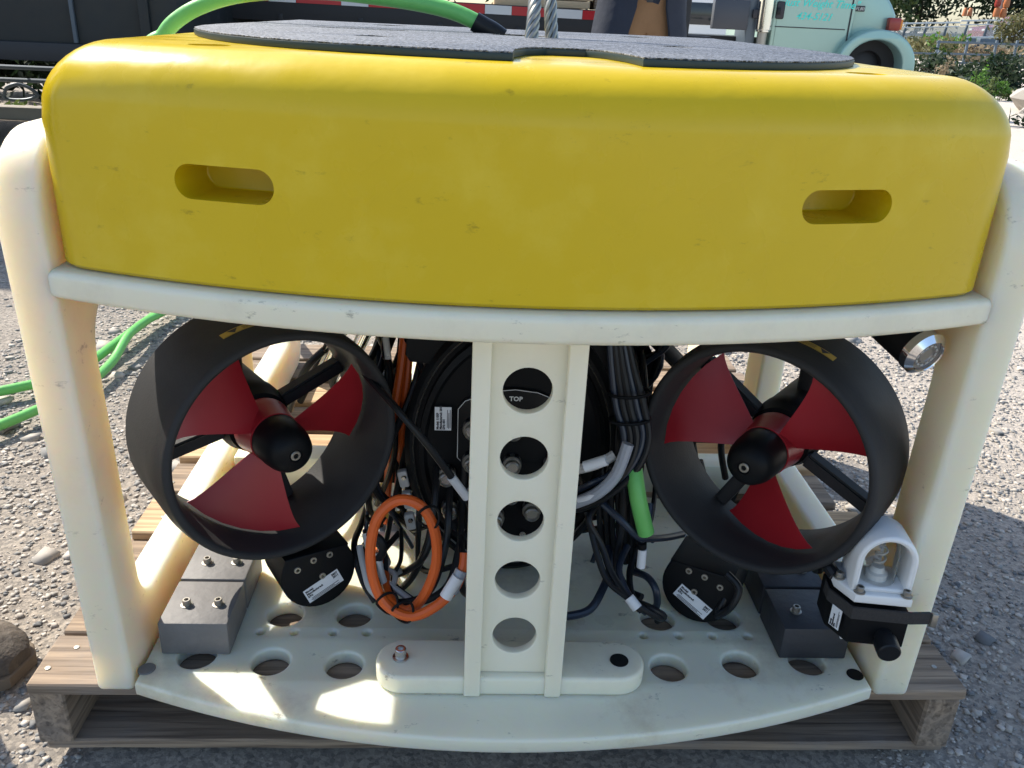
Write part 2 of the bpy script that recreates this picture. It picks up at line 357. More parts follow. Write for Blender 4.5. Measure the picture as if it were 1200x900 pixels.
def boolean_cut(o, cutters):
    for c in cutters:
        md = o.modifiers.new('b', 'BOOLEAN'); md.operation = 'DIFFERENCE'; md.object = c; md.solver = 'EXACT'
    me = bpy.data.meshes.new_from_object(o.evaluated_get(bpy.context.evaluated_depsgraph_get()))
    o.modifiers.clear(); o.data = me
    for c in cutters: bpy.data.objects.remove(c)

# ------------------------------------------------------------------ ground
def hfn(x, y):
    return .006 * mnoise.noise((x * 3, y * 3, 0)) + .012 * mnoise.noise((x * .7, y * .7, 3)) - .018
b = bmesh.new()
xs = sorted(set([-600, -120, -50, -25, -15, -10] + [round(-6 + .1 * i, 3) for i in range(121)] + [10, 15, 25, 50, 120, 600]))
ys = sorted(set([-60, -20, -8, -4] + [round(-2 + .1 * i, 3) for i in range(91)] + [8, 9.5, 12, 16, 25, 50, 120, 400, 1200]))
grid = [[b.verts.new((x, y, hfn(x, y) if abs(x) < 8 and -4 < y < 9 else -.02)) for x in xs] for y in ys]
for j in range(len(ys) - 1):
    for i in range(len(xs) - 1): b.faces.new((grid[j][i], grid[j][i + 1], grid[j + 1][i + 1], grid[j + 1][i]))
g = link('ground', b, 'gravel_ground'); g['kind'] = 'structure'

def stones():
    # a few low-poly stone shapes, merged as one mesh
    shapes = []
    for k in range(6):
        bb = bmesh.new(); bmesh.ops.create_cube(bb, size=1.5)
        if k == 1: bmesh.ops.bevel(bb, geom=bb.verts[:], offset=.45, segments=1, affect='VERTICES')
        for v in bb.verts: v.co += Vector((random.uniform(-.38, .38), random.uniform(-.38, .38), random.uniform(-.38, .38))); v.co.z *= .55; v.co.x *= 1.2
        bmesh.ops.triangulate(bb, faces=bb.faces[:])
        bb.verts.ensure_lookup_table()
        shapes.append((np.array([v.co[:] for v in bb.verts]), np.array([[v.index for v in f.verts] for f in bb.faces]))); bb.free()
    V = []; Fc = []; off = 0
    def put(n, x0, x1, y0, y1, smin, smax, pw):
        nonlocal off
        X = RNG.uniform(x0, x1, n); Y = RNG.uniform(y0, y1, n); S = smin + (smax - smin) * RNG.random(n) ** pw
        A = RNG.uniform(0, 6.28, n)
        for x, y, s, a in zip(X, Y, S, A):
            if abs(x) < .62 and -.02 < y < 1.2 and s > .006: continue
            v, f = shapes[int(RNG.integers(6))]
            c, sn = math.cos(a), math.sin(a); R = np.array([[c, -sn, 0], [sn, c, 0], [0, 0, 1]])
            s *= .8; V.append((v * s) @ R.T + np.array([x, y, hfn(x, y) + s * .12])); Fc.append(f + off); off += len(v)
    put(15000, -1.35, -.55, -.25, 1.9, .0022, .0075, 3.0); put(55, -1.3, -.62, -.2, 1.6, .008, .020, 2.2)
    put(22000, .5, 1.7, -.25, 1.9, .0022, .0075, 2.6); put(60, .62, 1.9, -.2, 2.2, .008, .018, 2.2)
    put(5000, -.62, .62, -.32, -.02, .0022, .007, 2.6)
    put(6000, -3.2, -.5, 1.2, 5, .003, .012, 3.0); put(6000, .4, 4.5, 1.4, 6, .003, .012, 3.0)
    put(2500, -.55, .55, .3, 2.5, .004, .012, 2.2)
    put(160, -3, 4, 1.5, 6, .012, .03, 2); put(40, -1.3, -.65, .0, 1.6, .018, .034, 1.6); put(40, .7, 1.7, .0, 1.9, .016, .030, 1.6)
    V = np.concatenate(V); Fc = np.concatenate(Fc)
    me = bpy.data.meshes.new('gravel'); me.vertices.add(len(V)); me.vertices.foreach_set('co', V.ravel().astype(np.float32))
    me.loops.add(Fc.size); me.loops.foreach_set('vertex_index', Fc.ravel().astype(np.int32)); me.polygons.add(len(Fc))
    me.polygons.foreach_set('loop_start', np.arange(0, Fc.size, 3, dtype=np.int32)); me.update(calc_edges=True)
    o = link('gravel', me, 'stones', smooth=False); o['kind'] = 'stuff'; o['label'] = 'loose grey and tan gravel scattered over the yard'
stones()

# ------------------------------------------------------------------ pallet
Z0 = .115
pal = thing('wooden_pallet', 'weathered wooden pallet under the yellow and white underwater vehicle', 'pallet', (0, .55, 0))
def board(name, c, s, m='pallet_wood', parent=pal, seed=0):
    rnd = random.Random(seed); bb = bmesh.new()
    long = 0 if s[0] > s[1] else 1; nx = 14
    bmesh.ops.create_cube(bb, size=1); bmesh.ops.transform(bb, matrix=Matrix.Diagonal((*s, 1)), verts=bb.verts)
    bmesh.ops.bevel(bb, geom=bb.edges[:], offset=.0022, segments=1, affect='EDGES')
    for k in range(1, nx):
        t = -s[long] / 2 + s[long] * k / nx; n = [0, 0, 0]; n[long] = 1; co = [0, 0, 0]; co[long] = t
        bmesh.ops.bisect_plane(bb, geom=bb.verts[:] + bb.edges[:] + bb.faces[:], plane_co=co, plane_no=n)
    for v in bb.verts:
        k = v.co[long] * 6 + seed * 3.3
        d = .0022 * mnoise.noise((k, v.co[1 - long] * 9, seed)); e = .003 * mnoise.noise((k * 1.7, seed, (1 if v.co[1 - long] > 0 else 7)))
        v.co.z += d * .5; v.co[1 - long] += e
        if abs(abs(v.co[long]) - s[long] / 2) < .004: v.co[long] += .004 * (rnd.random() - .5)
    o = link(name, bb, m, parent, mw=Matrix.Translation(c) if long == 0 else Matrix.Translation(c), smooth=False)
    return o
for k, x in enumerate((-.572, .0, .567)):
    # stringers run front to back; modelled along X and turned so that the grain follows them
    o = board('stringer', (0, 0, 0), (1.16, .042, .081), seed=20 + k); o.matrix_basis = Matrix.Translation((x, .585, .0565)) @ Matrix.Rotation(math.pi / 2, 4, 'Z')
for k, (y, wd) in enumerate(((.05, .1), (.4, .12), (.78, .12), (1.10, .12))):
    board('bottom_board', (0, y + .012, .008), (1.175, wd, .015), seed=40 + k)
ys_ = [(.046, .092, 0), (.150, .104, 0), (.262, .100, 0), (.385, .10, 1), (.51, .10, 0), (.635, .10, 1), (.76, .10, 0), (.885, .10, 1), (1.01, .10, 0), (1.125, .095, 0)]
for k, (y, wd, new) in enumerate(ys_):
    dx = [0, .002, -.004, .018, .006, .014, -.006, .003, .01, 0][k]
    bd = board('deck_board', (dx, y + .002, .106), (1.184 + (.03 if new else 0), wd, .0165), 'pallet_new' if new else 'pallet_wood', seed=60 + k)
    for x in (-.575, -.560, .565):
        bb = bmesh.new(); lathe(bb, [(0, .0014), (.0034, .0009), (.0038, -.001)], 10)
        link('nail_head', bb, 'dull_steel', bd, mw=Matrix.Translation((x + .01 * (random.random() - .5), wd * (random.random() - .5) * .6, .0085)))

# ------------------------------------------------------------------ underwater vehicle: frame
rov = thing('underwater_vehicle', 'yellow and white underwater vehicle with two red propellers standing on the pallet', 'vehicle', (0, .5, Z0))
BOW = .09
def arc_y(x, b=BOW, hw=.46): return -b + b * (x / hw) ** 2
YB = 1.08

# float block
def float_outline(hw=.468, yb=1.07, rc=.036, front=0.0, n=26):
    out = []
    for k in range(n + 1):
        x = -hw + rc * .9 + (2 * hw - 1.8 * rc) * k / n; out.append((x, arc_y(x) + front))
    # front right corner rounding
    def corner(p0, c, p1, m=7): return [((1 - t) ** 2 * p0[0] + 2 * t * (1 - t) * c[0] + t * t * p1[0], (1 - t) ** 2 * p0[1] + 2 * t * (1 - t) * c[1] + t * t * p1[1]) for t in [i / m for i in range(1, m)]]
    yc = arc_y(hw) + front
    out += corner(out[-1], (hw, yc), (hw, yc + rc)); out += [(hw, yc + rc), (hw, yb - rc)]
    out += corner((hw, yb - rc), (hw, yb), (hw - rc, yb)) + [(hw - rc, yb), (-hw + rc, yb)] + corner((-hw + rc, yb), (-hw, yb), (-hw, yb - rc))
    out += [(-hw, yb - rc), (-hw, yc + rc)] + corner((-hw, yc + rc), (-hw, yc), out[0])
    return out
def offset_in(pts, d):
    n = len(pts); res = []
    for i in range(n):
        a = Vector(pts[i - 1]); c = Vector(pts[(i + 1) % n]); t = (c - a).normalized(); nrm = Vector((-t.y, t.x)); res.append((pts[i][0] + nrm.x * d, pts[i][1] + nrm.y * d))
    return res
ZF0, ZF1 = .6445, .852
ol = float_outline()
bb = bmesh.new(); rings = []
RT_ = .034
RV = .050
levels = [(ZF0, .004, 0), (ZF0 + .004, 0, 0)] + [(ZF0 + .004 + (ZF1 - RV - ZF0 - .004) * k / 8, 0, 0) for k in range(1, 9)]
levels += [(ZF1 - RV + RV * math.sin(rad(a)), .014 * (1 - math.cos(rad(a))), (.040) * (1 - math.cos(rad(a)))) for a in (9, 18, 27, 36, 45, 54, 63, 72, 81, 90)]
# sides round over with a larger radius than the front
for z, d, fy in levels:
    pts = offset_in(ol, d) if d else ol
    ring = []
    for x, y in pts:
        h = max(0.0, (z - (ZF1 - .075)) / .075)
        sx = 1 - .075 * (1 - math.sqrt(max(0, 1 - h * h))) * .75 / .462 * (abs(x) / .462) ** 6
        ring.append(bb.verts.new((x * sx, y + fy * max(0, 1 - max(0, y - arc_y(x)) / .3), z)))
    rings.append(ring)
for A, B in zip(rings, rings[1:]):
    for i in range(len(A)): bb.faces.new((A[i], A[(i + 1) % len(A)], B[(i + 1) % len(A)], B[i]))
bb.faces.new(rings[0][::-1]); bb.faces.new(rings[-1])
fl = link('float_block', bb, 'yellow', rov)
cut = []
for sx in (-1, 1):
    c = plate([rrect(-.0475, .0475, -.0155, .0155, .0154, 8)], .09, .002)
    M = Matrix.Translation((sx * .279, arc_y(.279) + .012, .741)) @ Matrix.Rotation(sx * math.atan(2 * BOW * .279 / .46 ** 2), 4, 'Z') @ Matrix.Rotation(math.pi / 2, 4, 'X')
    cut.append(link('cut', c, None, mw=M, smooth=False))
for x, y in ((-.305, .022), (.31, .026)):
    c = bmesh.new(); lathe(c, [(0, -.012), (.019, -.012), (.019, .02), (0, .02)], 32); cut.append(link('cut', c, None, mw=Matrix.Translation((x, y, ZF1)), smooth=False))
boolean_cut(fl, cut)
fl.data.materials.clear(); fl.data.materials.append(MATS['yellow'])
fl.data.polygons.foreach_set('use_smooth', [True] * len(fl.data.polygons)); sharp_by_angle(fl.data, 38)
fl['label'] = 'bright yellow buoyancy block with two slots in its curved front'
# non-slip mat
half = [(.085, -.030), (.13, -.022), (.18, -.008), (.22, .012), (.26, .040), (.30, .080), (.335, .130), (.365, .19), (.39, .26), (.405, .34), (.41, .42)]
mo = [(-x, y) for x, y in half[::-1]] + [(-.05, -.033), (-.03, -.033), (-.026, .03), (-.012, .085), (.01, .11), (.05, .11), (.068, .085), (.08, .03)] + half
mo += [(.41, 1.0), (-.41, 1.0)]
mh = [circle(-.18, .22, .02), circle(.19, .33, .022), circle(0, .55, .045), rrect(-.3, -.16, .5, .53, .012), circle(.22, .8, .03), circle(-.22, .85, .03)]
mt = link('deck_mat', xf(plate([mo] + mh, .0062, .0006, 1), Matrix.Translation((0, 0, ZF1 + .0034))), 'mat_edge', rov)
link('grit_sheet', xf(plate([[(x * .998, y + .0008) for x, y in mo]] + mh, .0014, .0003, 1), Matrix.Translation((0, 0, ZF1 + .0073))), 'grit', mt)
mt['label'] = 'dark speckled non-slip mat on top of the yellow block'

# upper deck plate whose bowed front edge is the white bar
def bowed(x0, x1, off, yb, n=30):
    o = [(x0 + (x1 - x0) * k / n, arc_y(x0 + (x1 - x0) * k / n) + off) for k in range(n + 1)]
    return o + [(x1, yb), (x0, yb)]
link('front_bar', xf(plate([bowed(-.474, .474, -.013, 1.04)], .029, .0075, 4), Matrix.Translation((0, 0, .6285))), 'hdpe_white', rov)

# side panels: profile in (y, z)
def panel(sx):
    outer = rrect(-.009, YB, Z0, .770, (.008, .06, .10, .085), 10)
    h1 = rrect(.060, .58, Z0 + .082, .588, (.045, .05, .06, .06), 8)
    h2 = rrect(.66, 1.0, Z0 + .082, .588, .05, 8)
    h3 = rrect(.16, .98, .665, .72, .025, 6)
    pb = plate([outer, h1, h2, h3], .044, .0072, 4)
    lean = .012 if sx < 0 else .010
    M = Matrix(((0, sx * lean / .6, 1, sx * (.4795 - lean * Z0 / .6 + (.0035 if sx > 0 else 0))), (1, 0, 0, 0), (0, 1, 0, 0), (0, 0, 0, 1)))
    return link('side_panel', xf(pb, M), 'hdpe', rov)
panel(-1); panel(1)

# base plate with round holes
holes = [(-.30, .024), (-.208, .019), (-.30, .115), (-.208, .115), (.202, .019), (.297, .026), (.206, .115), (.297, .117), (-.393, .034), (.386, .032)]
small = [(-.325, .079), (-.281, .079), (-.231, .079), (-.187, .079), (.18, .079), (.228, .079), (.274, .079), (.321, .079)]
bo = [(x, y) for x, y in bowed(-.4525, .4525, -.012, .44)[:-2]] + [(.4525, .40), (.24, .44), (.20, .48), (.20, 1.04), (-.20, 1.04), (-.20, .48), (-.24, .44), (-.4525, .40)]
bp = link('base_plate', xf(plate([bo] + [circle(x, y, .0235) for x, y in holes] + [circle(x, y, .0052, 14) for x, y in small], .0205, .004, 3), Matrix.Translation((0, 0, Z0 + .01035))), 'hdpe_base', rov)
ZB = Z0 + .0206
for x, y in ((-.446, .008), (.44, .008)):
    bb = bmesh.new(); lathe(bb, [(0, .0012), (.0095, .0012), (.0105, .0004), (.0105, -.002)], 24)
    link('plug', bb, 'lead' if x < 0 else 'black', bp, mw=Matrix.Translation((x, y, ZB)))

# foot plate and column
fp = link('foot_plate', xf(plate([rrect(-.166, .164, -.033, .037, .0345, 10)], .0265, .005, 4), Matrix.Translation((0, 0, ZB + .0135))), 'hdpe_white', rov)
def bolt(b, r=.0065, h=.010, socket=True):
    lathe(b, [(r * 1.45, 0), (r * 1.45, .0015), (r * 1.05, .0018), (r * 1.05, .002), (r, .0022), (r, h - .0008), (r - .0008, h), (r * .55, h), (r * .55, h - .004), (0, h - .004)] if socket else
          [(r * 1.2, 0), (r * 1.2, .0012), (r, .002), (r * .9, h), (0, h)], 20)
    return b
link('bolt', bolt(bmesh.new(), .0068, .014), 'steel', fp, mw=Matrix.Translation((-.136, .002, ZB + .027)))
bb = bmesh.new(); lathe(bb, [(0, .0006), (.0115, .0006), (.0118, -.003)], 28)
link('plug', bb, 'rubber', fp, mw=Matrix.Translation((.133, 0, ZB + .027)))
HZ = [.2175, .2965, .3755, .4545, .5335]
web = plate([rrect(-.04, .04, ZB + .027, .6138, 0)] + [circle(0, z, .026, 36) for z in HZ], .012, .0012, 2)
col = link('column', xf(web, Matrix(((1, 0, 0, .0), (0, 0, -1, -.016), (0, 1, 0, 0), (0, 0, 0, 1)))), 'hdpe_col', rov)
for sx in (-1, 1):
    link('flange', boxm((sx * .0485, -.018, (ZB + .6138) / 2 + .0005), (.0195, .036, .6130 - ZB), .0018), 'hdpe_col', col)
    # lower toes run down over the foot plate
bb = bmesh.new()

# ------------------------------------------------------------------ thrusters
ALPHA = rad(38)
def thruster(sx, cx, cy, cz, angs, pitch, strut_angs, L, stick):
    al = rad(36) if sx < 0 else rad(-40)
    T = Matrix(((math.cos(al), 0, math.sin(al), cx), (math.sin(al), 0, -math.cos(al), cy), (0, 1, 0, cz), (0, 0, 0, 1)))
    prof = []
    R0, R1 = .1505, .1545
    for a in range(0, 181, 20):                                    # front lip
        prof.append((.1445 + .006 * math.cos(rad(a)), -.006 + .006 * math.sin(rad(a)) * 1.4))
    prof += [(.1355, -.02), (.1335, -.045), (.1335, -.07), (.1365, -L + .004), (.1385, -L), (.151, -L), (R1, -L + .004), (R1, -.055), (R1, -.032), (.1530, -.018)]
    bb = bmesh.new(); lathe(bb, prof, 96, closed=True)
    d = link('thruster', bb, 'duct', rov, mw=T)
    # blades
    for A in angs:
        bl = bmesh.new(); NR, NC = 8, 6; vt = []
        for side in (1, -1):
            for i in range(NR + 1):
                t = i / NR; r = .026 + (.1305 - .026) * t
                half = (.014 + .058 * t ** .95)
                for j in range(NC + 1):
                    s = -1 + 2 * j / NC; off = half * s
                    pt = rad(pitch) * (1 - .35 * t)
                    tang = off * math.cos(pt); ax = off * math.sin(pt) - .052 + side * .0022 * (1 - .8 * abs(s) ** 3)
                    rr = r - (.1305 - math.sqrt(max(.1305 ** 2 - tang ** 2, 1e-6))) * t * t
                    vt.append(bl.verts.new((rr * math.cos(rad(A)) - tang * math.sin(rad(A)), rr * math.sin(rad(A)) + tang * math.cos(rad(A)), ax)))
        N = (NR + 1) * (NC + 1); idx = lambda s, i, j: vt[s * N + i * (NC + 1) + j]
        for i in range(NR):
            for j in range(NC):
                bl.faces.new((idx(0, i, j), idx(0, i + 1, j), idx(0, i + 1, j + 1), idx(0, i, j + 1)))
                bl.faces.new((idx(1, i, j + 1), idx(1, i + 1, j + 1), idx(1, i + 1, j), idx(1, i, j)))
        for i in range(NR):
            for j in (0, NC): bl.faces.new((idx(0, i, j), idx(1, i, j), idx(1, i + 1, j), idx(0, i + 1, j)))
        for j in range(NC):
            for i in (0, NR): bl.faces.new((idx(0, i, j), idx(0, i, j + 1), idx(1, i, j + 1), idx(1, i, j)))
        link('propeller_blade', bl, 'red_blade', d)
    hb = bmesh.new(); lathe(hb, [(0, -.084), (.037, -.084), (.038, -.08), (.0365, -.07), (.0335, -.05), (.033, -.040), (0, -.040)], 40); link('hub', hb, 'red_blade', d)
    nc = bmesh.new(); lathe(nc, [(0, -.0405), (.0310, -.0405), (.0318, -.039), (.0314, -.018), (.0300, -.004), (.0270, .0065), (.0220, .0135), (.016, .0168), (.0085, .018), (.008, .0165), (0, .0165)], 48)
    cap = link('nose_cap', nc, 'black', d)
    sc = bmesh.new(); lathe(sc, [(.0062, .0166), (.0062, .0180), (.0055, .0186), (.0034, .0186), (.0034, .0150), (0, .0150)], 18); link('screw', sc, 'dull_steel', cap)
    mo_ = bmesh.new(); lathe(mo_, [(0, -.245), (.036, -.245), (.043, -.24), (.0455, -.23), (.0455, -.13), (.047, -.128), (.047, -.112), (.045, -.108), (.041, -.09), (.036, -.086), (0, -.086)], 40)
    link('motor', mo_, 'black', d)
    for A in strut_angs:
        st = bmesh.new(); bmesh.ops.create_cube(st, size=1)
        bmesh.ops.transform(st, matrix=Matrix.Rotation(rad(A), 4, 'Z') @ Matrix.Translation((.0895, 0, -L + .014)) @ Matrix.Diagonal((.096, .019, .022, 1)), verts=st.verts)
        bmesh.ops.bevel(st, geom=st.edges[:], offset=.003, segments=2, affect='EDGES'); link('strut', st, 'duct', d)
    # caution sticker wrapped on the duct
    a0, a1 = stick
    bb = bmesh.new(); N = 12; vs = []
    for k in range(N + 1):
        a = rad(a0 + (a1 - a0) * k / N); vs.append([bb.verts.new((1.0035 * R1 * math.cos(a), 1.0035 * R1 * math.sin(a), z)) for z in (-.047, -.033)])
    for k in range(N): bb.faces.new((vs[k][0], vs[k + 1][0], vs[k + 1][1], vs[k][1]))
    sk = link('caution_sticker', bb, 'label_yellow', d)
    bb = bmesh.new()
    for (fa, fb, z0, z1) in ((.36, .94, -.0375, -.0365), (.36, .9, -.0405, -.0395), (.36, .8, -.0435, -.0425), (.02, .98, -.0338, -.0333), (.02, .98, -.0467, -.0462)):
        vv = []
        for k in range(9):
            a = rad(a0 + (a1 - a0) * (fa + (fb - fa) * k / 8)); vv.append([bb.verts.new((1.006 * R1 * math.cos(a), 1.006 * R1 * math.sin(a), z)) for z in (z0, z1)])
        for k in range(8): bb.faces.new((vv[k][0], vv[k + 1][0], vv[k + 1][1], vv[k][1]))
    def onr(f, z): a = rad(a0 + (a1 - a0) * f); return bb.verts.new((1.006 * R1 * math.cos(a), 1.006 * R1 * math.sin(a), z))
    bb.faces.new((onr(.12, -.045), onr(.30, -.045), onr(.21, -.0345)))
    link('print', bb, 'ink', sk)
    # mounting bracket from the motor up to the deck
    tb = bmesh.new(); sweep(tb, [(0, .04, -.17), (0, .215, -.17)], .013, 14); link('mounting_post', tb, 'duct', d)
    box_ = boxm((0, .135, -.085), (.05, .012, .09), .003); link('mounting_plate', box_, 'black', d)
    return d
tl = thruster(-1, -.277, .104, .391, (9, 132, 247), 34, (190, 20, 286), .128, (111, 84))
tr = thruster(1, .283, .078, .401, (38, 162, 281), 34, (-24, 148, 242), .112, (66, 92))
tl['label'] = 'thruster duct with red propeller, lit on its outer side'; tr['label'] = 'thruster duct with red propeller, fully in shade'

# housings under the ducts
def label_plate(parent, w_, h_, M, rows, heads=('Model:', 'Manufactured:', 'S/N:'), vals=()):
    lb = link('label_plate', boxm((0, 0, 0), (w_, h_, .0006)), 'label_white', parent, mw=M, smooth=False)
    b2 = bmesh.new(); y = h_ / 2 - h_ * .24
    for k, t in enumerate(heads):
        merge(b2, text_mesh(t, h_ * .20, Matrix.Translation((-w_ / 2 + w_ * .04, y, .0006)), align='LEFT', extrude=.0001, bold=.0002))
        if k < len(vals): merge(b2, text_mesh(vals[k], h_ * .20, Matrix.Translation((w_ * .46, y, .0006)), align='RIGHT', extrude=.0001, bold=.0002))
        y -= h_ * .19
    for k in range(rows):
        box(b2, (-w_ * .08 * (k % 2), y + h_ * .05 - k * h_ * .085, .0006), (w_ * (.78 - .1 * (k % 2)), h_ * .035, .0002))
    link('print', b2, 'ink', lb, smooth=False); return lb
def housing(sx, p, lab_rot):
    al = ALPHA * .75 * (1 if sx < 0 else -1); tilt = rad(-6)
    T = Matrix.Translation(p) @ Matrix.Rotation(al, 4, 'Z') @ Matrix.Rotation(math.pi / 2 + tilt, 4, 'X')
    o = [(-.045, .045), (-.045 , 0)]
    o = []
    for k in range(25):
        a = rad(148 + 244 * k / 24); o.append((.0500 * math.cos(a), .0500 * math.sin(a)))
    o += [(.043, .030), (-.043, .030)]
    h = link('thruster_housing', xf(plate([o], .085, .0025, 2), Matrix.Translation((0, 0, -.0425))), 'black', rov, mw=T)
    for x, y in ((-.028, .012), (-.006, .020), (.016, .022), (.004, -.006)):
        bb = bmesh.new(); lathe(bb, [(0, -.0004), (.0020, -.0004), (.0022, .0010), (.0042, .0009), (.0047, -.001)], 18)
        link('screw', bb, 'dull_steel', h, mw=Matrix.Translation((x * (1 if sx < 0 else -1), y, .0004)))
    label_plate(h, .052, .021, Matrix.Translation((sx * -.004, -.021, .0006)) @ Matrix.Rotation(rad(lab_rot), 4, 'Z'), 3, vals=('380T', '2011', ''))
    return h
housing(-1, P(374, 671, .112), 22)
housing(1, P(818, 690, .108), -28)

# ballast blocks
def ballast(x0, x1, y0, y1, m, lab, bolts=True, zt=.048):
    o = link('ballast_block', boxm(((x0 + x1) / 2, (y0 + y1) / 2, ZB + zt / 2 + .0004), (x1 - x0, y1 - y0, zt), .0022), m, rov)
    o['label'] = lab
    if bolts:
        for fx, fy in ((.30, .42), (.76, .44)):
            bb = bmesh.new(); bolt(bb, .0052, .009); link('bolt', bb, 'dull_steel', o, mw=Matrix.Translation((x0 + (x1 - x0) * fx, y0 + (y1 - y0) * fy, ZB + zt)))
    return o
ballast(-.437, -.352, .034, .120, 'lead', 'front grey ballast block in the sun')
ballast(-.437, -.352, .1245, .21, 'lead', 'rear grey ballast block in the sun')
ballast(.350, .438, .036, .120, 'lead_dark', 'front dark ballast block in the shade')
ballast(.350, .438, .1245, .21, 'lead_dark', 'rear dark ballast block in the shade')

# lamp under the bar
lp = P(1084, 415, .02)
ldir = Vector((.34, -.90, -.28)).normalized()
T = align_z(lp, ldir)
bb = bmesh.new(); lathe(bb, [(0, -.115), (.016, -.115), (.019, -.11), (.0195, -.075), (.0235, -.07), (.0245, -.02), (.0245, -.010), (0, -.010)], 40)
lamp = link('lamp', bb, 'black', rov, mw=T); lamp['label'] = 'black spot lamp with polished rim under the bar'
bb = bmesh.new(); lathe(bb, [(.0245, -.011), (.0262, -.009), (.0262, .0), (.0195, .006), (.0185, .005), (.0185, .0005), (0, .0005)], 48); link('rim', bb, 'chrome', lamp)
bb = bmesh.new(); lathe(bb, [(0, .0012), (.008, .0016), (.009, .003), (.0105, .0012), (.014, .0022), (.0155, .0010), (.0182, .0012)], 40); link('reflector', bb, 'lens', lamp)
b2 = bmesh.new()
for k in range(12):
    a = 2 * math.pi * k / 12; box(b2, (.0125 * math.cos(a), .0125 * math.sin(a), .0026), (.002, .0035, .001), rot=Matrix.Rotation(a, 3, 'Z'))
link('led', b2, 'grey_cable', lamp)
bb = bmesh.new(); box(bb, (0, .028, -.05), (.018, .016, .03), .002); link('lamp_mount', bb, 'black', lamp)

# beacon strapped to the upright
bz = rov
def beacon():
    c = P(1022, 715, -.022)
    Rz = Matrix.Rotation(rad(-8), 4, 'Z')
    T = Matrix.Translation(c) @ Rz
    o = [(-.047, .05), (-.047, .012), (-.028, -.018), (.036, -.018), (.036, .05)]
    body = link('beacon', xf(plate([o], .050, .003, 2), Matrix.Translation((0, 0, -.012))), 'black', rov, mw=T)
    body['label'] = 'strobe beacon with white cage strapped to the upright'
    fl_ = link('cage_base', xf(plate([[(-.046, .05), (-.046, .012), (-.029, -.016), (.035, -.016), (.035, .05)]], .013, .003, 3), Matrix.Translation((0, 0, .0255))), 'guard_white', body)
    # arch: U shaped cage, front arch frame with window and solid sides
    outer = [(-.034, 0)] + [(.034 * math.cos(rad(a)) * -1, .040 + .036 * math.sin(rad(a))) for a in range(0, 181, 12)] + [(.034, 0)]
    inner = [(-.0265, .006)] + [(-.0265 * math.cos(rad(a)), .040 + .0285 * math.sin(rad(a))) for a in range(0, 181, 12)] + [(.0265, .006)]
    link('cage_arch', xf(plate([outer, inner], .050, .004, 3), Matrix(((1, 0, 0, .001), (0, 0, -1, .016), (0, 1, 0, .031), (0, 0, 0, 1)))), 'guard_white', body)
    # clear dome and flash tube
    bb = bmesh.new(); lathe(bb, [(0, .066), (.010, .063), (.017, .056), (.0205, .044), (.021, 0), (.0195, 0), (.019, .044), (.0155, .054), (.009, .0605), (0, .0635)], 32)
    link('dome', bb, 'dome', body, mw=Matrix.Translation((.001, .017, .032)))
    bb = bmesh.new(); lathe(bb, [(0, .0), (.0125, 0), (.0125, .012), (.009, .014), (.007, .020), (0, .020)], 20); link('socket', bb, 'label_white', body, mw=Matrix.Translation((.001, .017, .032)))
    pts = [Vector((.006 * math.cos(t), .006 * math.sin(t), .02 + t * .0018)) for t in np.linspace(0, 14, 60)]
    bb = bmesh.new(); sweep(bb, pts, .0014, 6); link('flash_tube', bb, 'grey_cable', body, mw=Matrix.Translation((.001, .017, .032)))
    for x, y in ((-.024, -.011), (.029, -.011), (-.041, .014)):
        bb = bmesh.new(); bolt(bb, .0045, .008); link('bolt', bb, 'dull_steel', body, mw=Matrix.Translation((x, y, .032)))
    bb = bmesh.new(); lathe(bb, [(0, .026), (.0115, .026), (.013, .0245), (.0135, .018), (.0135, .006), (.0105, .005), (.0105, -.004)], 28)
    link('knob', bb, 'rubber', body, mw=Matrix.Translation((.012, -.020, -.022)) @ Matrix.Rotation(math.pi / 2 + .1, 4, 'X'))
    st = []
    lower = [(-.050, .03), (-.050, .012), (-.030, -.0205), (.037, -.0205), (.060, -.0165)]
    bb = bmesh.new(); vs = [[bb.verts.new((x, y, z)) for z in (.0, .0155)] + [bb.verts.new((x * .97, y + .003, z)) for z in (.0155, .0)] for x, y in lower]
    for A, B in zip(vs, vs[1:]):
        for k in range(4): bb.faces.new((A[k], A[(k + 1) % 4], B[(k + 1) % 4], B[k]))
    bb.faces.new(vs[0]); bb.faces.new(vs[-1][::-1]); link('strap', bb, 'strap', body, smooth=False)
    link('buckle', boxm((.064, -.0155, .006), (.007, .006, .018), .001), 'dull_steel', body)
    label_plate(body, .028, .015, Matrix.Translation((-.0395, -.0035, -.012)) @ Matrix.Rotation(math.atan2(-.03, .019), 4, 'Z') @ Matrix.Rotation(math.pi / 2, 4, 'X') @ Matrix.Translation((0, 0, .0022)) @ Matrix.Rotation(math.pi / 2, 4, 'Z'), 2)
    for x in (-.026, .03): link('foot', boxm((x, .0, -.040), (.008, .008, .007), .001), 'label_white', body)
    tube('cable_gland', [T @ Vector((-.044, .02, .03)), T @ Vector((-.055, .04, .038)), T @ Vector((-.056, .052, .030)), T @ Vector((-.052, .060, .010))], .008, 'rubber', rov)
mat('dome', (.93, .93, .90), .06, trans=1.0, ior=1.2)
beacon()

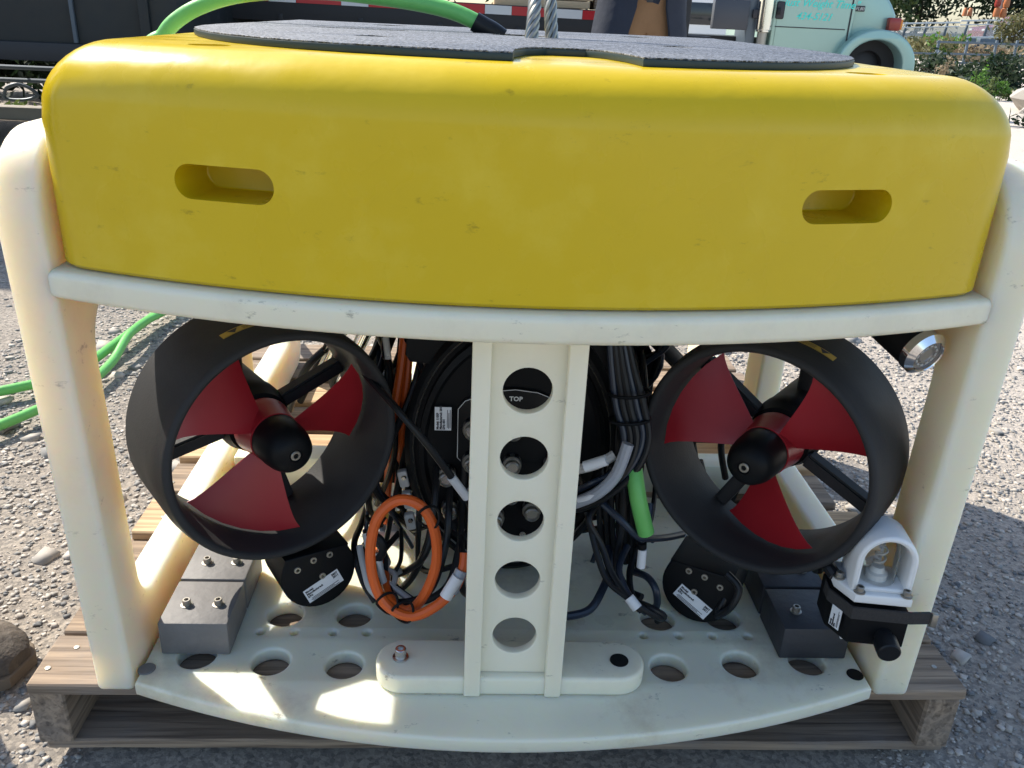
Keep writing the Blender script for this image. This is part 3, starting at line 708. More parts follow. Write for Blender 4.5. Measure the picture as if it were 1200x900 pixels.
# ------------------------------------------------------------------ electronics pod in the middle
PC = Vector((.0, .205, .345)); PSX, PSY = 1.07, 1.46
TP = Matrix.Translation(PC) @ Matrix.Rotation(math.pi / 2, 4, 'X')          # local Z points to the front
bb = bmesh.new(); lathe(bb, [(0, -.62), (.128, -.62), (.134, -.61), (.134, -.02), (.137, -.018), (.137, -.006), (.132, .0), (.130, .002), (.126, .002), (.125, -.004), (.119, -.004), (.118, .006), (.112, .009), (.108, .004), (.0, .004)], 96); xf(bb, Matrix.Diagonal((PSX, PSY, 1, 1)))
pod = link('electronics_pod', bb, 'black', rov, mw=TP); pod['label'] = 'black cylindrical electronics pod behind the column'
bb = bmesh.new(); lathe(bb, [(.1245, .001), (.1255, .0032), (.1265, .001)], 96); xf(bb, Matrix.Diagonal((PSX, PSY, 1, 1))); link('ring', bb, 'dull_steel', pod)
fo = [(-.066, .05), (-.075, .04), (-.075, -.02), (-.068, -.026), (-.05, -.028), (-.045, -.07), (.045, -.07), (.05, -.028), (.068, -.026), (.075, -.02), (.075, .04), (.066, .05), (.03, .062), (0, .065), (-.03, .062)]; fo = [(x, y * 1.22 + .016) for x, y in fo]
fpl = link('face_plate', xf(plate([fo], .006, .0015, 2), Matrix.Translation((0, 0, .0075))), 'black_gloss', pod)
b2 = bmesh.new(); sweep(b2, [(x * .99, y * .985, .0108) for x, y in fo + fo[:1]], .0005, 5); link('engraved_line', b2, 'ink_white', fpl)
link('top_marking', text_mesh('TOP', .009, Matrix.Translation((P(605, 463, .192).x, .078, .0112)), bold=.0002), 'ink_white', fpl, smooth=False)
label_plate(fpl, .034, .022, Matrix.Translation((-.094, .050, .012)) @ Matrix.Rotation(math.pi / 2, 4, 'Z'), 4, heads=('Model: 1105P', 'Manufactured: 2011', 'S/N: 001'))
def connector(x, y, parent=pod):
    bb = bmesh.new(); lathe(bb, [(.013, .008), (.013, .02), (.0115, .022), (.0105, .022), (.0105, .030), (0.0085, .032), (.0085, .027), (0, .027)], 6 if False else 24)
    c = link('connector', bb, 'dull_steel', parent, mw=Matrix.Translation((x, y, 0)))
    b3 = bmesh.new(); lathe(b3, [(.0145, .008), (.0145, .018), (.0125, .019)], 6); link('hex_nut', b3, 'black', c)
    b3 = bmesh.new(); lathe(b3, [(0, .0285), (.0075, .0285), (.0075, .026)], 16); link('pin_face', b3, 'steel', c)
for x, y in ((-.055, .02), (-.055, -.018), (-.088, -.035), (-.05, -.055), (-.082, -.075), (.0, .02), (.0, -.02), (.05, .03), (.055, -.02), (.085, -.04), (.03, -.075), (-.02, -.085), (.0, -.055), (.075, -.08)):
    connector(x, y * 1.3 + .012)
for x, y in ((-.066, -.045), (-.066, -.095), (.07, .0), (.02, -.1)):
    bb = bmesh.new(); lathe(bb, [(0, .009), (.002, .009), (.0025, .0105), (.0045, .0105), (.005, .008)], 16); link('screw', bb, 'steel', pod, mw=Matrix.Translation((x, y * 1.3, 0)))
# bracket plates on both sides of the pod
for sx in (-1, 1):
    o = [(sx * x, z) for x, z in ((.05, .6135), (.130, .6135), (.142, .49), (.136, .48), (.112, .478), (.098, .50), (.080, .522), (.062, .535), (.05, .538))]
    if sx < 0: o = o[::-1]
    br = link('pod_bracket', xf(plate([o], .010, .0015, 2), Matrix(((1, 0, 0, 0), (0, 0, -1, .185), (0, 1, 0, 0), (0, 0, 0, 1)))), 'black', rov)
    bb = bmesh.new(); lathe(bb, [(.0095, 0), (.0095, .0015), (.006, .0018), (.006, .005), (.0035, .0055), (.003, .003), (0, .003)], 20); link('bolt', bb, 'dull_steel', br, mw=Matrix.Translation((sx * .120, .1795, .552)) @ Matrix.Rotation(math.pi / 2, 4, 'X'))
    link('pod_saddle', boxm((sx * .062, .46, ZB + .02), (.045, .34, .038), .003), 'hdpe_white', rov)
    # slats between saddle and panels
    link('cross_beam', boxm((sx * .33, .47, ZB + .03), (.24, .05, .055), .004), 'hdpe_white', rov)
link('cross_beam', boxm((0, 1.0, .40), (.90, .035, .10), .004), 'hdpe_white', rov)
# round hydraulic style tubes slanting behind the sunny duct
for a, c_, r_, m_ in (((375, 440, .46), (420, 388, .36), .010, 'steel'), ((398, 452, .46), (446, 392, .36), .011, 'chrome'), ((425, 470, .40), (470, 388, .32), .014, 'duct'), ((352, 470, .5), (405, 400, .42), .006, 'black'), ((757, 385, .3), (800, 470, .36), .012, 'duct')):
    b3 = bmesh.new(); sweep(b3, [P(*a), P(*c_) + Vector((0, 0, .05))], r_, 14); link('tube', b3, m_, rov)
link('instrument_box', boxm((-.20, .42, .54), (.09, .12, .12), .008), 'black', rov)
link('instrument_box', boxm((.20, .44, .52), (.10, .16, .15), .008), 'black', rov)
link('dark_filler_block', boxm((.175, .34, .33), (.06, .10, .24), .006), 'black', rov)  # black blocks added on both sides of the pod to darken the interior
link('dark_filler_block', boxm((-.185, .36, .30), (.07, .10, .15), .006), 'black', rov)
for k, (u, v) in enumerate(((473, 560), (478, 585), (481, 610))):
    la = link('latch', boxm(P(u, v, .215), (.014, .012, .026), .003, rot=Matrix.Rotation(-.2, 3, 'Y')), 'grey_cable', rov)
    bb = bmesh.new(); lathe(bb, [(0, .003), (.003, .003), (.004, 0)], 12); link('pin', bb, 'steel', la, mw=Matrix.Translation(P(u, v, .2085)) @ Matrix.Rotation(math.pi / 2, 4, 'X'))
for u in (447, 462): link('cable_clip', boxm(P(u, 627, .24), (.013, .02, .026), .002), 'label_white', rov)
b3 = boxm(P(456, 603, .26), (.055, .002, .012)); yl = link('caution_strip', b3, 'label_yellow', rov, smooth=False)
yl2 = text_mesh('CO', .011, Matrix.Translation(P(446, 605, .2585)) @ Matrix.Rotation(math.pi / 2, 4, 'X')); link('print', yl2, 'ink', yl, smooth=False)

# ------------------------------------------------------------------ cables on the vehicle
def cable(pts, r, m, name='cable', **k): return tube(name, [P(*p) if len(p) == 3 and abs(p[0]) > 2 else Vector(p) for p in pts], r, m, rov, **k)
# orange loop
loop = [(545, 648, .06), (543, 665, .05), (532, 690, .04), (508, 712, .03), (480, 722, .03), (452, 708, .035), (438, 680, .04), (434, 645, .045), (441, 610, .05), (458, 590, .055), (478, 586, .055), (498, 598, .055), (510, 625, .052), (511, 660, .05), (500, 692, .048), (485, 712, .05), (470, 714, .06), (455, 695, .10), (448, 660, .16), (440, 640, .24)]
cable(loop, .0065, 'orange_cable', 'orange_cable')
def sleeve(a, c_, r, m, name='cable_sleeve'):
    b3 = bmesh.new(); A, C = P(*a), P(*c_); sweep(b3, [A, A.lerp(C, .5), C], r, 14); return link(name, b3, m, rov)
sleeve((541, 668, .0475), (529, 694, .0375), .0078, 'label_clear'); sleeve((537, 676, .042), (522, 700, .034), .0080, 'label_white')
for a in ((454, 707, .035), (472, 717, .03), (502, 606, .052)):
    c = P(*a); b3 = bmesh.new(); sweep(b3, [c + Vector((.013 * math.cos(t), .004 * math.sin(t * 2) , .015 * math.sin(t))) for t in np.linspace(0, 6.3, 24)], .0018, 6); link('cable_tie', b3, 'black', rov)
cable([(474, 392, .26), (470, 430, .25), (464, 470, .24), (460, 510, .25), (455, 560, .28), (450, 620, .3)], .0062, 'orange_cable', 'orange_cable')
cable([(480, 392, .27), (478, 430, .26), (474, 470, .25), (470, 520, .26), (466, 580, .3)], .0058, 'orange_cable', 'orange_cable')
cable([(420, 430, .22), (452, 465, .16), (470, 485, .13), (500, 520, .12), (530, 560, .12), (548, 585, .13), (560, 620, .15)], .0048, 'rubber')
sleeve((529, 559, .119), (547, 583, .127), .0058, 'label_white')
for pts in ([(512, 548, .195), (511, 575, .165), (508, 600, .15), (500, 640, .14), (480, 680, .16), (455, 700, .2)], [(511, 592, .19), (509, 612, .15), (498, 650, .13), (478, 668, .15), (452, 680, .17), (440, 700, .2)], [(527, 560, .195), (526, 600, .15), (522, 640, .13), (505, 690, .10), (478, 705, .09), (440, 700, .12), (420, 660, .2)],
            [(541, 575, .195), (541, 610, .16), (538, 640, .13), (525, 685, .09), (495, 705, .075), (462, 705, .09), (430, 640, .18)], [(440, 560, .3), (425, 610, .22), (415, 640, .16), (425, 680, .12), (440, 705, .1)], [(432, 625, .13), (445, 632, .12), (449, 645, .12), (442, 655, .13), (430, 652, .15)],
            [(545, 540, .195), (540, 610, .17), (541, 650, .1), (542, 690, .08), (556, 700, .12)]):
    cable(pts, .0045 + .0012 * random.random(), 'rubber')
for pts in ([(428, 625, .16), (436, 660, .14), (446, 690, .12), (456, 700, .11)], [(421, 640, .15), (427, 668, .12), (434, 690, .10), (450, 705, .09)], [(443, 648, .13), (447, 672, .12), (455, 695, .11)], [(452, 678, .15), (470, 668, .15)], [(455, 420, .2), (452, 396, .22)]):
    cable(pts, .0045, 'grey_cable', 'grey_cable')
cable([(437, 648, .16), (441, 665, .15), (446, 690, .14)], .006, 'orange_hi', 'orange_cable')
# bundle beside the shaded duct
for k in range(9):
    dx = (k % 5) * 8 - 14; dy = .012 * (k // 5); e = random.uniform(-4, 4)
    cable([(722 + dx * .6, 385, .17 + dy), (728 + dx * .8, 430, .16 + dy), (736 + dx, 475, .15 + dy), (744 + dx * .9, 515 + e, .14 + dy), (730 + dx * .8, 552 + e * 2, .13 + dy), (700 + dx * .5, 574 + e * 2 + dx * .5, .13 + dy), (672, 586 + e * 2 + dx * .6, .15 + dy), (648, 590 + e, .17 + dy)], .0042 + .0008 * (k % 3), 'rubber' if k % 3 else 'rubber_blue')
for v, dy in ((460, .0), (491, .0)):
    c = P(738, v, .15); b3 = bmesh.new(); sweep(b3, [c + Vector((.026 * math.cos(t), .016 * math.sin(t), .002 * math.cos(t))) for t in np.linspace(0, 6.3, 24)], .0022, 6); link('cable_tie', b3, 'black', rov)
cable([(736, 520, .118), (722, 556, .112), (700, 578, .112), (672, 590, .13), (650, 594, .16)], .0078, 'label_clear', 'cable_sleeve')
cable([(720, 533, .13), (704, 542, .128), (686, 548, .135), (660, 553, .16)], .0066, 'grey_cable', 'cable_sleeve')
sleeve((711, 539, .122), (685, 547, .128), .0073, 'label_white')
cable([(705, 575, .108), (690, 583, .112), (678, 586, .120)], .0040, 'label_white', 'cable_label')
for pts in ([(700, 590, .16), (690, 610, .14), (705, 640, .13), (716, 670, .11), (735, 700, .08), (752, 716, .07)], [(688, 600, .15), (700, 650, .12), (712, 680, .1), (735, 700, .08), (752, 712, .07), (768, 722, .07), (775, 725, .08)], [(735, 640, .16), (725, 668, .12), (738, 700, .09), (758, 718, .08)],
            [(748, 640, .17), (738, 670, .14), (742, 700, .10), (762, 712, .08), (778, 722, .08), (770, 728, .09)], [(742, 670, .16), (758, 676, .13), (768, 690, .11), (770, 708, .11), (764, 714, .12)], [(712, 640, .2), (715, 665, .16), (704, 695, .12), (690, 715, .1), (665, 722, .09), (640, 722, .09)],
            [(706, 590, .14), (728, 610, .12), (750, 630, .12), (758, 620, .13), (762, 590, .15)], [(752, 632, .12), (780, 630, .16), (800, 626, .2)], [(730, 570, .2), (728, 620, .18), (722, 660, .15), (735, 690, .12), (752, 700, .1)]):
    cable(pts, .0045 + .0012 * random.random(), random.choice(['rubber', 'rubber', 'rubber_blue']))
for k in range(7):
    cable([(695 + 8 * k, 385, .2 + .02 * k), (700 + 9 * k, 430, .24), (690 + 11 * k, 500, .24 - .01 * k), (700 + 8 * k, 580, .2), (705 + 7 * k, 640 + 5 * k, .2)], .0044, 'rubber')
sleeve((737, 700, .077), (747, 713, .068), .0072, 'label_white'); sleeve((753, 643, .118), (751, 664, .118), .006, 'label_white'); sleeve((752, 636, .118), (752, 642, .118), .0066, 'black')
cable([(852, 672, .09), (866, 690, .075), (856, 712, .07), (840, 722, .09)], .0048, 'rubber'); cable([(855, 690, .10), (842, 715, .09), (835, 724, .12)], .0045, 'rubber')
for pts in ([(845, 440, .38), (862, 455, .37), (868, 480, .37), (855, 500, .38)], [(838, 438, .40), (852, 455, .38), (856, 485, .37), (845, 520, .38), (850, 560, .40)], [(820, 540, .34), (830, 570, .34), (848, 590, .36), (860, 600, .40)], [(812, 520, .36), (822, 570, .38), (845, 600, .40)], [(870, 560, .40), (850, 600, .40), (830, 640, .38)]):
    cable(pts, .0055, 'rubber')
for pts in ([(380, 410, .42), (360, 430, .42), (345, 460, .45), (340, 480, .5)], [(400, 425, .4), (390, 450, .42), (410, 470, .45)], [(370, 560, .3), (395, 545, .35), (420, 550, .4)], [(345, 590, .3), (375, 575, .34), (398, 560, .4)]):
    cable(pts, .006, 'rubber')
rc = random.Random(31)
for k in range(26):
    left = k % 2 == 0
    x0, x1 = (-.215, -.125) if left else (.12, .225)
    pts = [Vector((rc.uniform(x0, x1), rc.uniform(.24, .36), .612)), Vector((rc.uniform(x0, x1), rc.uniform(.22, .36), rc.uniform(.48, .56))), Vector((rc.uniform(x0, x1) + rc.uniform(-.02, .02), rc.uniform(.22, .34), rc.uniform(.36, .46))),
           Vector((rc.uniform(x0, x1), rc.uniform(.20, .32), rc.uniform(.24, .34))), Vector((rc.uniform(x0, x1), rc.uniform(.18, .34), rc.uniform(.15, .22)))]
    if k % 5 == 4: pts = pts[2:] + [pts[-1] + Vector((.05 if left else -.05, -.03, .02)), Vector((rc.uniform(-.06, .06), .26, .16))]
    tube('cable', pts, rc.uniform(.0032, .0052), rc.choice(['rubber', 'rubber', 'rubber', 'rubber_blue', 'grey_cable' if k % 9 == 0 else 'rubber']), rov, seg=8)
for k in range(7):
    p0 = P(rc.uniform(425, 470), rc.uniform(600, 640), .2); p1 = P(rc.uniform(425, 480), rc.uniform(650, 690), .13); p2 = P(rc.uniform(440, 500), rc.uniform(700, 715), .08)
    tube('cable', [p0, p0.lerp(p1, .5) + Vector((rc.uniform(-.02, .02), -.01, .0)), p1, p2], rc.uniform(.003, .0048), rc.choice(['rubber', 'rubber', 'grey_cable']), rov, seg=8)
# green tether inside the frame
cable([(738, 470, .24), (740, 520, .18), (743, 550, .138), (748, 585, .12), (754, 612, .116), (757, 624, .116)], .0112, 'green_hose', 'tether_end', seg=16)

# ------------------------------------------------------------------ tether, slings
th = [P(577, 38, .60), P(562, 28, .60), P(532, 14, .605), P(492, 4, .61), P(440, -4, .62), P(380, -10, .63), P(322, -10, .645), P(280, -6, .66), P(246, 3, .675), P(215, 18, .69), P(193, 40, .70), P(180, 80, .74), (-.60, 1.0, .5), (-.66, 1.5, .16), (-.80, 1.95, .02), (-.93, 1.93, .012), (-1.0, 1.70, .012), (-1.03, 1.42, .012), (-1.055, 1.22, .012), (-1.13, 1.11, .012), (-1.35, 1.0, .012), (-2.0, .9, .012)]
t_ = thing('tether_hose', 'bright green tether hose arching off the mat and lying on the gravel', 'hose', (-.5, .7, 0))
tube('hose', th, .0122, 'green_hose', t_, seg=16, n=10)
th2 = [(-2.0, .35, .012), (-1.45, .55, .012), (-1.22, .72, .012), (-1.085, .90, .012), (-1.005, 1.09, .012), (-.99, 1.26, .012), (-1.0, 1.45, .033), (-.985, 1.7, .012), (-.85, 2.1, .012), (-.5, 2.4, .012), (.0, 2.6, .012), (.5, 2.5, .012)]
e = tube('hose_on_ground', th2, .0115, 'green_hose', None, seg=14, n=10); tag(e, 'second length of green hose lying on gravel beside the first', 'hose')
bb = bmesh.new(); sweep(bb, spline([P(556, 25, .60), P(566, 31, .60), P(577, 37, .60), P(588, 45, .60)], 6), .0148, 16); link('sleeve', bb, 'rubber', t_)

def sling(name, p0, p1, lab):
    p0, p1 = Vector(p0), Vector(p1); d = (p1 - p0); ln = d.length; q_ = d.to_track_quat('Z', 'Y')
    t = thing(name, lab, 'wire sling', tuple(p0), 'wire rope slings on the lifting point')
    for k in range(6):
        pts = []
        for i in range(121):
            s = i / 120; a = 2 * math.pi * (k / 6 + s * ln / .085); pts.append(p0 + q_ @ Vector((.0062 * math.cos(a), .0062 * math.sin(a), s * ln)))
        b3 = bmesh.new(); sweep(b3, pts, .0034, 6); link('strand', b3, 'sling_steel', t)
APEX = P(638, -75, .52)
sling('wire_sling', (.012, .43, ZF1), APEX - Vector((.004, 0, 0)), 'slanting steel wire rope nearer the green hose end')
sling('wire_sling', (.045, .48, ZF1), APEX + Vector((.004, 0, 0)), 'upright steel wire rope nearer the person in brown')

lh = thing('lifting_hook', 'steel lifting hook with its hoist rope above the wire slings', 'hook', tuple(APEX))
b3 = bmesh.new(); sweep(b3, [APEX + Vector((.022 * math.sin(a), 0, .016 - .022 * math.cos(a))) for a in np.linspace(-2.2, 2.9, 26)], .006, 10); link('hook', b3, 'dull_steel', lh)
b3 = bmesh.new(); sweep(b3, [APEX + Vector((0, 0, .034)), APEX + Vector((0, 0, .09))], .014, 14); link('swivel', b3, 'dull_steel', lh)
b3 = bmesh.new(); sweep(b3, [APEX + Vector((0, 0, .09)), APEX + Vector((0, .02, 4.0))], .007, 10); link('hoist_rope', b3, 'sling_steel', lh)
# ------------------------------------------------------------------ people
def ring_loft(b, rings, seg=16, cap=True):
    """rings: (centre, rx, ry, yaw) -> lofted tube, cross-sections horizontal"""
    R = []
    for c, rx, ry, yaw in rings:
        R.append([b.verts.new(Vector(c) + Matrix.Rotation(yaw, 3, 'Z') @ Vector((rx * math.cos(2 * math.pi * k / seg), ry * math.sin(2 * math.pi * k / seg), 0))) for k in range(seg)])
    for A, B in zip(R, R[1:]):
        for k in range(seg): b.faces.new((A[k], A[(k + 1) % seg], B[(k + 1) % seg], B[k]))
    if cap: b.faces.new(R[0][::-1]); b.faces.new(R[-1])
def skin_body(name, joints, edges, parent, mats, mat_fn, sub=2):
    me = bpy.data.meshes.new(name); keys = list(joints); me.from_pydata([joints[k][0] for k in keys], [(keys.index(a), keys.index(c)) for a, c in edges], [])
    o = bpy.data.objects.new(name, me); COL.objects.link(o)
    md = o.modifiers.new('skin', 'SKIN'); md.use_smooth_shade = True
    for i, k in enumerate(keys):
        r = joints[k][1]; me.skin_vertices[0].data[i].radius = r if hasattr(r, '__len__') else (r, r)
        me.skin_vertices[0].data[i].use_root = (k == 'pelvis')
    s = o.modifiers.new('sub', 'SUBSURF'); s.levels = sub; s.render_levels = sub
    m2 = bpy.data.meshes.new_from_object(o.evaluated_get(bpy.context.evaluated_depsgraph_get())); bpy.data.objects.remove(o); bpy.data.meshes.remove(me)
    m2.materials.clear()
    for m in mats: m2.materials.append(MATS[m])
    for p in m2.polygons: p.material_index = mat_fn(p.center)
    return link(name, m2, None, parent)
def boot(parent, T, m='boot'):
    """boot, toe towards local +X, sole on z=0"""
    b3 = bmesh.new(); seg = 14; R = []
    stations = [(-.085, .030, .075, .012), (-.07, .036, .10, .012), (-.03, .038, .115, .012), (.02, .040, .092, .012), (.06, .044, .075, .012), (.11, .050, .066, .012), (.15, .049, .062, .012), (.18, .040, .055, .012), (.197, .022, .040, .014)]
    for x, hw, top, bot in stations:
        ring = []
        for k in range(seg):
            a = 2 * math.pi * k / seg; cy = hw * math.copysign(abs(math.cos(a)) ** .8, math.cos(a)); s = math.sin(a)
            ring.append(b3.verts.new((x, cy, bot + (top - bot) * (.5 + .5 * math.copysign(abs(s) ** .8, s)))))
        R.append(ring)
    for A, B in zip(R, R[1:]):
        for k in range(seg): b3.faces.new((A[k], A[(k + 1) % seg], B[(k + 1) % seg], B[k]))
    b3.faces.new(R[0]); b3.faces.new(R[-1][::-1])
    o = link('boot', b3, m, parent, mw=T)
    b3 = bmesh.new(); ring_loft(b3, [((-.035, 0, .05), .052, .040, 0), ((-.038, 0, .12), .050, .043, 0), ((-.04, 0, .19), .055, .050, 0)]); link('boot_shaft', b3, m, o)
    so_ = [(x, hw + .004) for x, hw, _, _ in stations]; ol_ = so_ + [(x, -w_) for x, w_ in so_[::-1]]
    link('sole', xf(plate([ol_[::-1]], .02, .003, 2), Matrix.Translation((.003, 0, .010))), 'boot_sole', o)
    for k in range(4):
        b3 = bmesh.new(); sweep(b3, [(.03 + .018 * k, -.022, .094 - .006 * k), (.035 + .018 * k, 0, .100 - .006 * k), (.03 + .018 * k, .022, .094 - .006 * k)], .003, 6); link('lace', b3, 'strap', o)
def hand(parent, c, dirv, side):
    """simple relaxed hand: palm and five bent fingers"""
    d = Vector(dirv).normalized(); x = d.orthogonal().normalized(); y = d.cross(x)
    T = Matrix((( x.x, y.x, d.x, c[0]), (x.y, y.y, d.y, c[1]), (x.z, y.z, d.z, c[2]), (0, 0, 0, 1)))
    b3 = bmesh.new(); box(b3, (0, 0, .045), (.03, .08, .09), .012, seg=3)
    for k, L in enumerate((.068, .078, .072, .056)):
        yy = -.031 + .0205 * k; sweep(b3, spline([(0, yy, .08), (.004, yy, .08 + L * .45), (.016, yy, .08 + L * .8), (.030, yy, .08 + L * .95)], 4), [.0095] * 9 + [.009, .008, .0075, .006], 8)
    sweep(b3, spline([(0, -.035 , .02), (.006, -.058, .05), (.014, -.062, .078), (.022, -.058, .095)], 4), .0095, 8)
    link('hand', b3, 'skin', parent, mw=T)
def head(parent, c, yaw):
    T = Matrix.Translation(c) @ Matrix.Rotation(yaw, 4, 'Z')
    b3 = bmesh.new(); bmesh.ops.create_uvsphere(b3, u_segments=24, v_segments=18, radius=.1)
    for v in b3.verts:
        v.co.z *= 1.18; v.co.x *= .78; v.co.y *= .95
        if v.co.z < -.03: f = 1 - .35 * ((-v.co.z - .03) / .09); v.co.x *= f; v.co.y *= .6 + .4 * f
    o = link('head', b3, 'skin', parent, mw=T)
    b3 = bmesh.new(); sweep(b3, [(0, -.09, .015), (0, -.108, -.02), (0, -.092, -.03)], [.008, .013, .010], 8); link('nose', b3, 'skin', o)
    for sx in (-1, 1):
        b3 = bmesh.new(); bmesh.ops.create_uvsphere(b3, u_segments=10, v_segments=8, radius=.011); link('eye', b3, 'label_white', o, mw=Matrix.Translation((sx * .031, -.082, .012)))
        b3 = bmesh.new(); bmesh.ops.create_uvsphere(b3, u_segments=10, v_segments=8, radius=.02); xf(b3, Matrix.Diagonal((.4, .8, 1.5, 1))); link('ear', b3, 'skin', o, mw=Matrix.Translation((sx * .08, .005, 0)))
    link('mouth', boxm((0, -.082, -.052), (.045, .012, .008), .003), 'lamp_red', o)
    b3 = bmesh.new(); bmesh.ops.create_uvsphere(b3, u_segments=24, v_segments=14, radius=.107)
    bmesh.ops.delete(b3, geom=[v for v in b3.verts if v.co.z < .02 or (v.co.y < -.06 and v.co.z < .06)], context='VERTS'); xf(b3, Matrix.Diagonal((.8, .97, 1.2, 1))); link('hair', b3, 'hair', o, mw=Matrix.Translation((0, .004, 0)))

def person(loc, yaw, lab, tro, feet, knees, hands, elbows, hip_dx=0.0):
    """built facing local -Y; positions local to loc"""
    t = thing('person', lab, 'person', loc)
    M = Matrix.Translation(loc) @ Matrix.Rotation(yaw, 4, 'Z'); W = lambda p: (M @ Vector(p))[:]
    J = {'pelvis': (W((0, 0, .95)), (.17, .13)), 'spine': (W((0, 0, 1.12)), (.165, .12)), 'chest': (W((0, .01, 1.32)), (.19, .13)), 'neckb': (W((0, .01, 1.45)), (.09, .08)), 'neck': (W((0, 0, 1.53)), .058)}
    E = [('pelvis', 'spine'), ('spine', 'chest'), ('chest', 'neckb'), ('neckb', 'neck')]
    for i, sx in enumerate((-1, 1)):
        J[f'hip{i}'] = (W((sx * .1, 0, .86)), .105); J[f'knee{i}'] = (W(knees[i]), .075); J[f'ank{i}'] = (W((feet[i][0], feet[i][1] + .0, feet[i][2] + .13)), .062)
        E += [('pelvis', f'hip{i}'), (f'hip{i}', f'knee{i}'), (f'knee{i}', f'ank{i}')]
        J[f'sh{i}'] = (W((sx * .2, .01, 1.40)), .075); J[f'el{i}'] = (W(elbows[i]), .055); J[f'wr{i}'] = (W(hands[i]), .04)
        E += [('neckb', f'sh{i}'), (f'sh{i}', f'el{i}'), (f'el{i}', f'wr{i}')]
    zw = loc[2] + 1.0
    body = skin_body('body', J, E, t, [tro, 'jacket_dark', 'skin'], lambda c: 2 if c.z > loc[2] + 1.51 else (1 if c.z > zw or (Matrix.Translation(loc) @ Matrix.Rotation(yaw, 4, 'Z')).inverted() @ c and abs(((Matrix.Rotation(-yaw, 4, 'Z') @ Matrix.Translation(-Vector(loc))) @ c).x) > .26 else 0))
    head(t, W((0, -.015, 1.665)), yaw)
    for i, sx in enumerate((-1, 1)):
        hd = Vector(hands[i]) - Vector(elbows[i]); hand(t, W(hands[i]), M.to_3x3() @ hd, sx)
    for f in feet:
        T = M @ Matrix.Translation(f[:3]) @ Matrix.Rotation(-math.pi / 2 + f[3], 4, 'Z'); boot(t, T @ Matrix.Translation((.04, 0, 0)))
    return t, M
pp, Mp = person((.80, 4.05, -.01), rad(8), 'person in brown bib overalls and open dark jacket standing behind the vehicle', 'trouser_brown',
                ((-.11, 0, 0, -.1), (.12, .02, 0, .15)), ((-.105, -.02, .49), (.11, -.02, .49)), ((-.10, -.30, 1.17), (.10, -.32, 1.15)), ((-.29, -.02, 1.13), (.29, -.02, 1.13)))
# bib panel, tag and hanging jacket fronts
b3 = bmesh.new()
for sgn in (-1, 1):
    rows = [(1.40, .09, .20, -.13), (1.2, .095, .21, -.15), (1.0, .085, .235, -.16), (.86, .11, .26, -.165), (.74, .14, .27, -.15)]
    for rr in range(len(rows) - 1):
        pass
def jacket_side(sgn):
    b3 = bmesh.new(); N = 9; R = []
    for z, gap, wd, yf in ((1.42, .07, .20, .12), (1.25, .085, .215, .145), (1.08, .075, .225, .16), (.95, .085, .24, .172), (.84, .115, .255, .175), (.74, .135, .265, .17)):
        row = []
        for k in range(N):
            a0 = math.asin(min(1, gap / wd)); a = a0 + (math.pi - a0) * k / (N - 1)
            wob = 1 + .03 * math.sin(7 * a + z * 9)
            row.append((sgn * wd * math.sin(a) * wob, -yf * math.cos(a) * wob, z))
        R.append(row)
    vs = [[b3.verts.new(Mp @ Vector(p)) for p in row] for row in R]; vi = [[b3.verts.new(Mp @ (Vector(p) - Vector((p[0], p[1], 0)).normalized() * .012)) for p in row] for row in R]
    for A in (vs, vi):
        for i in range(len(A) - 1):
            for k in range(N - 1): b3.faces.new((A[i][k], A[i][k + 1], A[i + 1][k + 1], A[i + 1][k]))
    for i in range(len(vs) - 1):
        for k in (0, N - 1): b3.faces.new((vs[i][k], vi[i][k], vi[i + 1][k], vs[i + 1][k]))
    for k in range(N - 1): b3.faces.new((vs[-1][k], vi[-1][k], vi[-1][k + 1], vs[-1][k + 1]))
    link('jacket_front', b3, 'jacket_dark', pp)
jacket_side(-1); jacket_side(1)
tg = link('pocket_tag', boxm(Mp @ Vector((-.015, -.155, .985)), (.032, .004, .018), .001, rot=Matrix.Rotation(rad(8), 3, 'Z')), 'ink', pp)

p2, _ = person((-1.163, .170, -.012), rad(82), 'person at the frame edge whose brown work boot stands beside the pallet', 'trouser_dark',
               ((-.16, .02, 0, 0), (.075, -.235, .0, -.1)), ((-.13, -.05, .48), (.07, -.12, .47)), ((-.28, -.12, .84), (.28, -.12, .84)), ((-.30, .03, 1.12), (.30, .03, 1.12)))

# ------------------------------------------------------------------ trailers behind
bt = thing('box_trailer', 'tall dark box trailer parked behind on the sunny side', 'trailer', (-5.5, 5.2, 0))
link('body', boxm((-5.6, 5.2, 1.88), (8.0, 2.4, 2.62), .02), 'trailer_dark', bt)
for k in range(9): link('side_post', boxm((-9.2 + .93 * k, 3.985, 1.88), (.05, .03, 2.58), .004), 'galvanised' if k == 8 and False else 'trailer_dark', bt)
link('light_strip', boxm((-2.12, 3.982, 1.9), (.02, .02, 2.5), .003), 'rail_dark', bt)
link('bottom_rail', boxm((-5.6, 3.99, .60), (8.0, .04, .09), .004), 'trailer_black', bt)
for x in (-8.4, -7.2):
    for y in (4.35, 6.05):
        b3 = bmesh.new(); lathe(b3, [(.2, -.12), (.46, -.12), (.49, -.09), (.49, .09), (.46, .12), (.2, .12)], 28, closed=True); link('wheel', b3, 'tyre', bt, mw=Matrix.Translation((x, y, .49)) @ Matrix.Rotation(math.pi / 2, 4, 'X'))
for y in (4.3, 6.1): link('landing_leg', boxm((-1.9, y, .28), (.09, .09, .58), .005), 'trailer_black', bt)

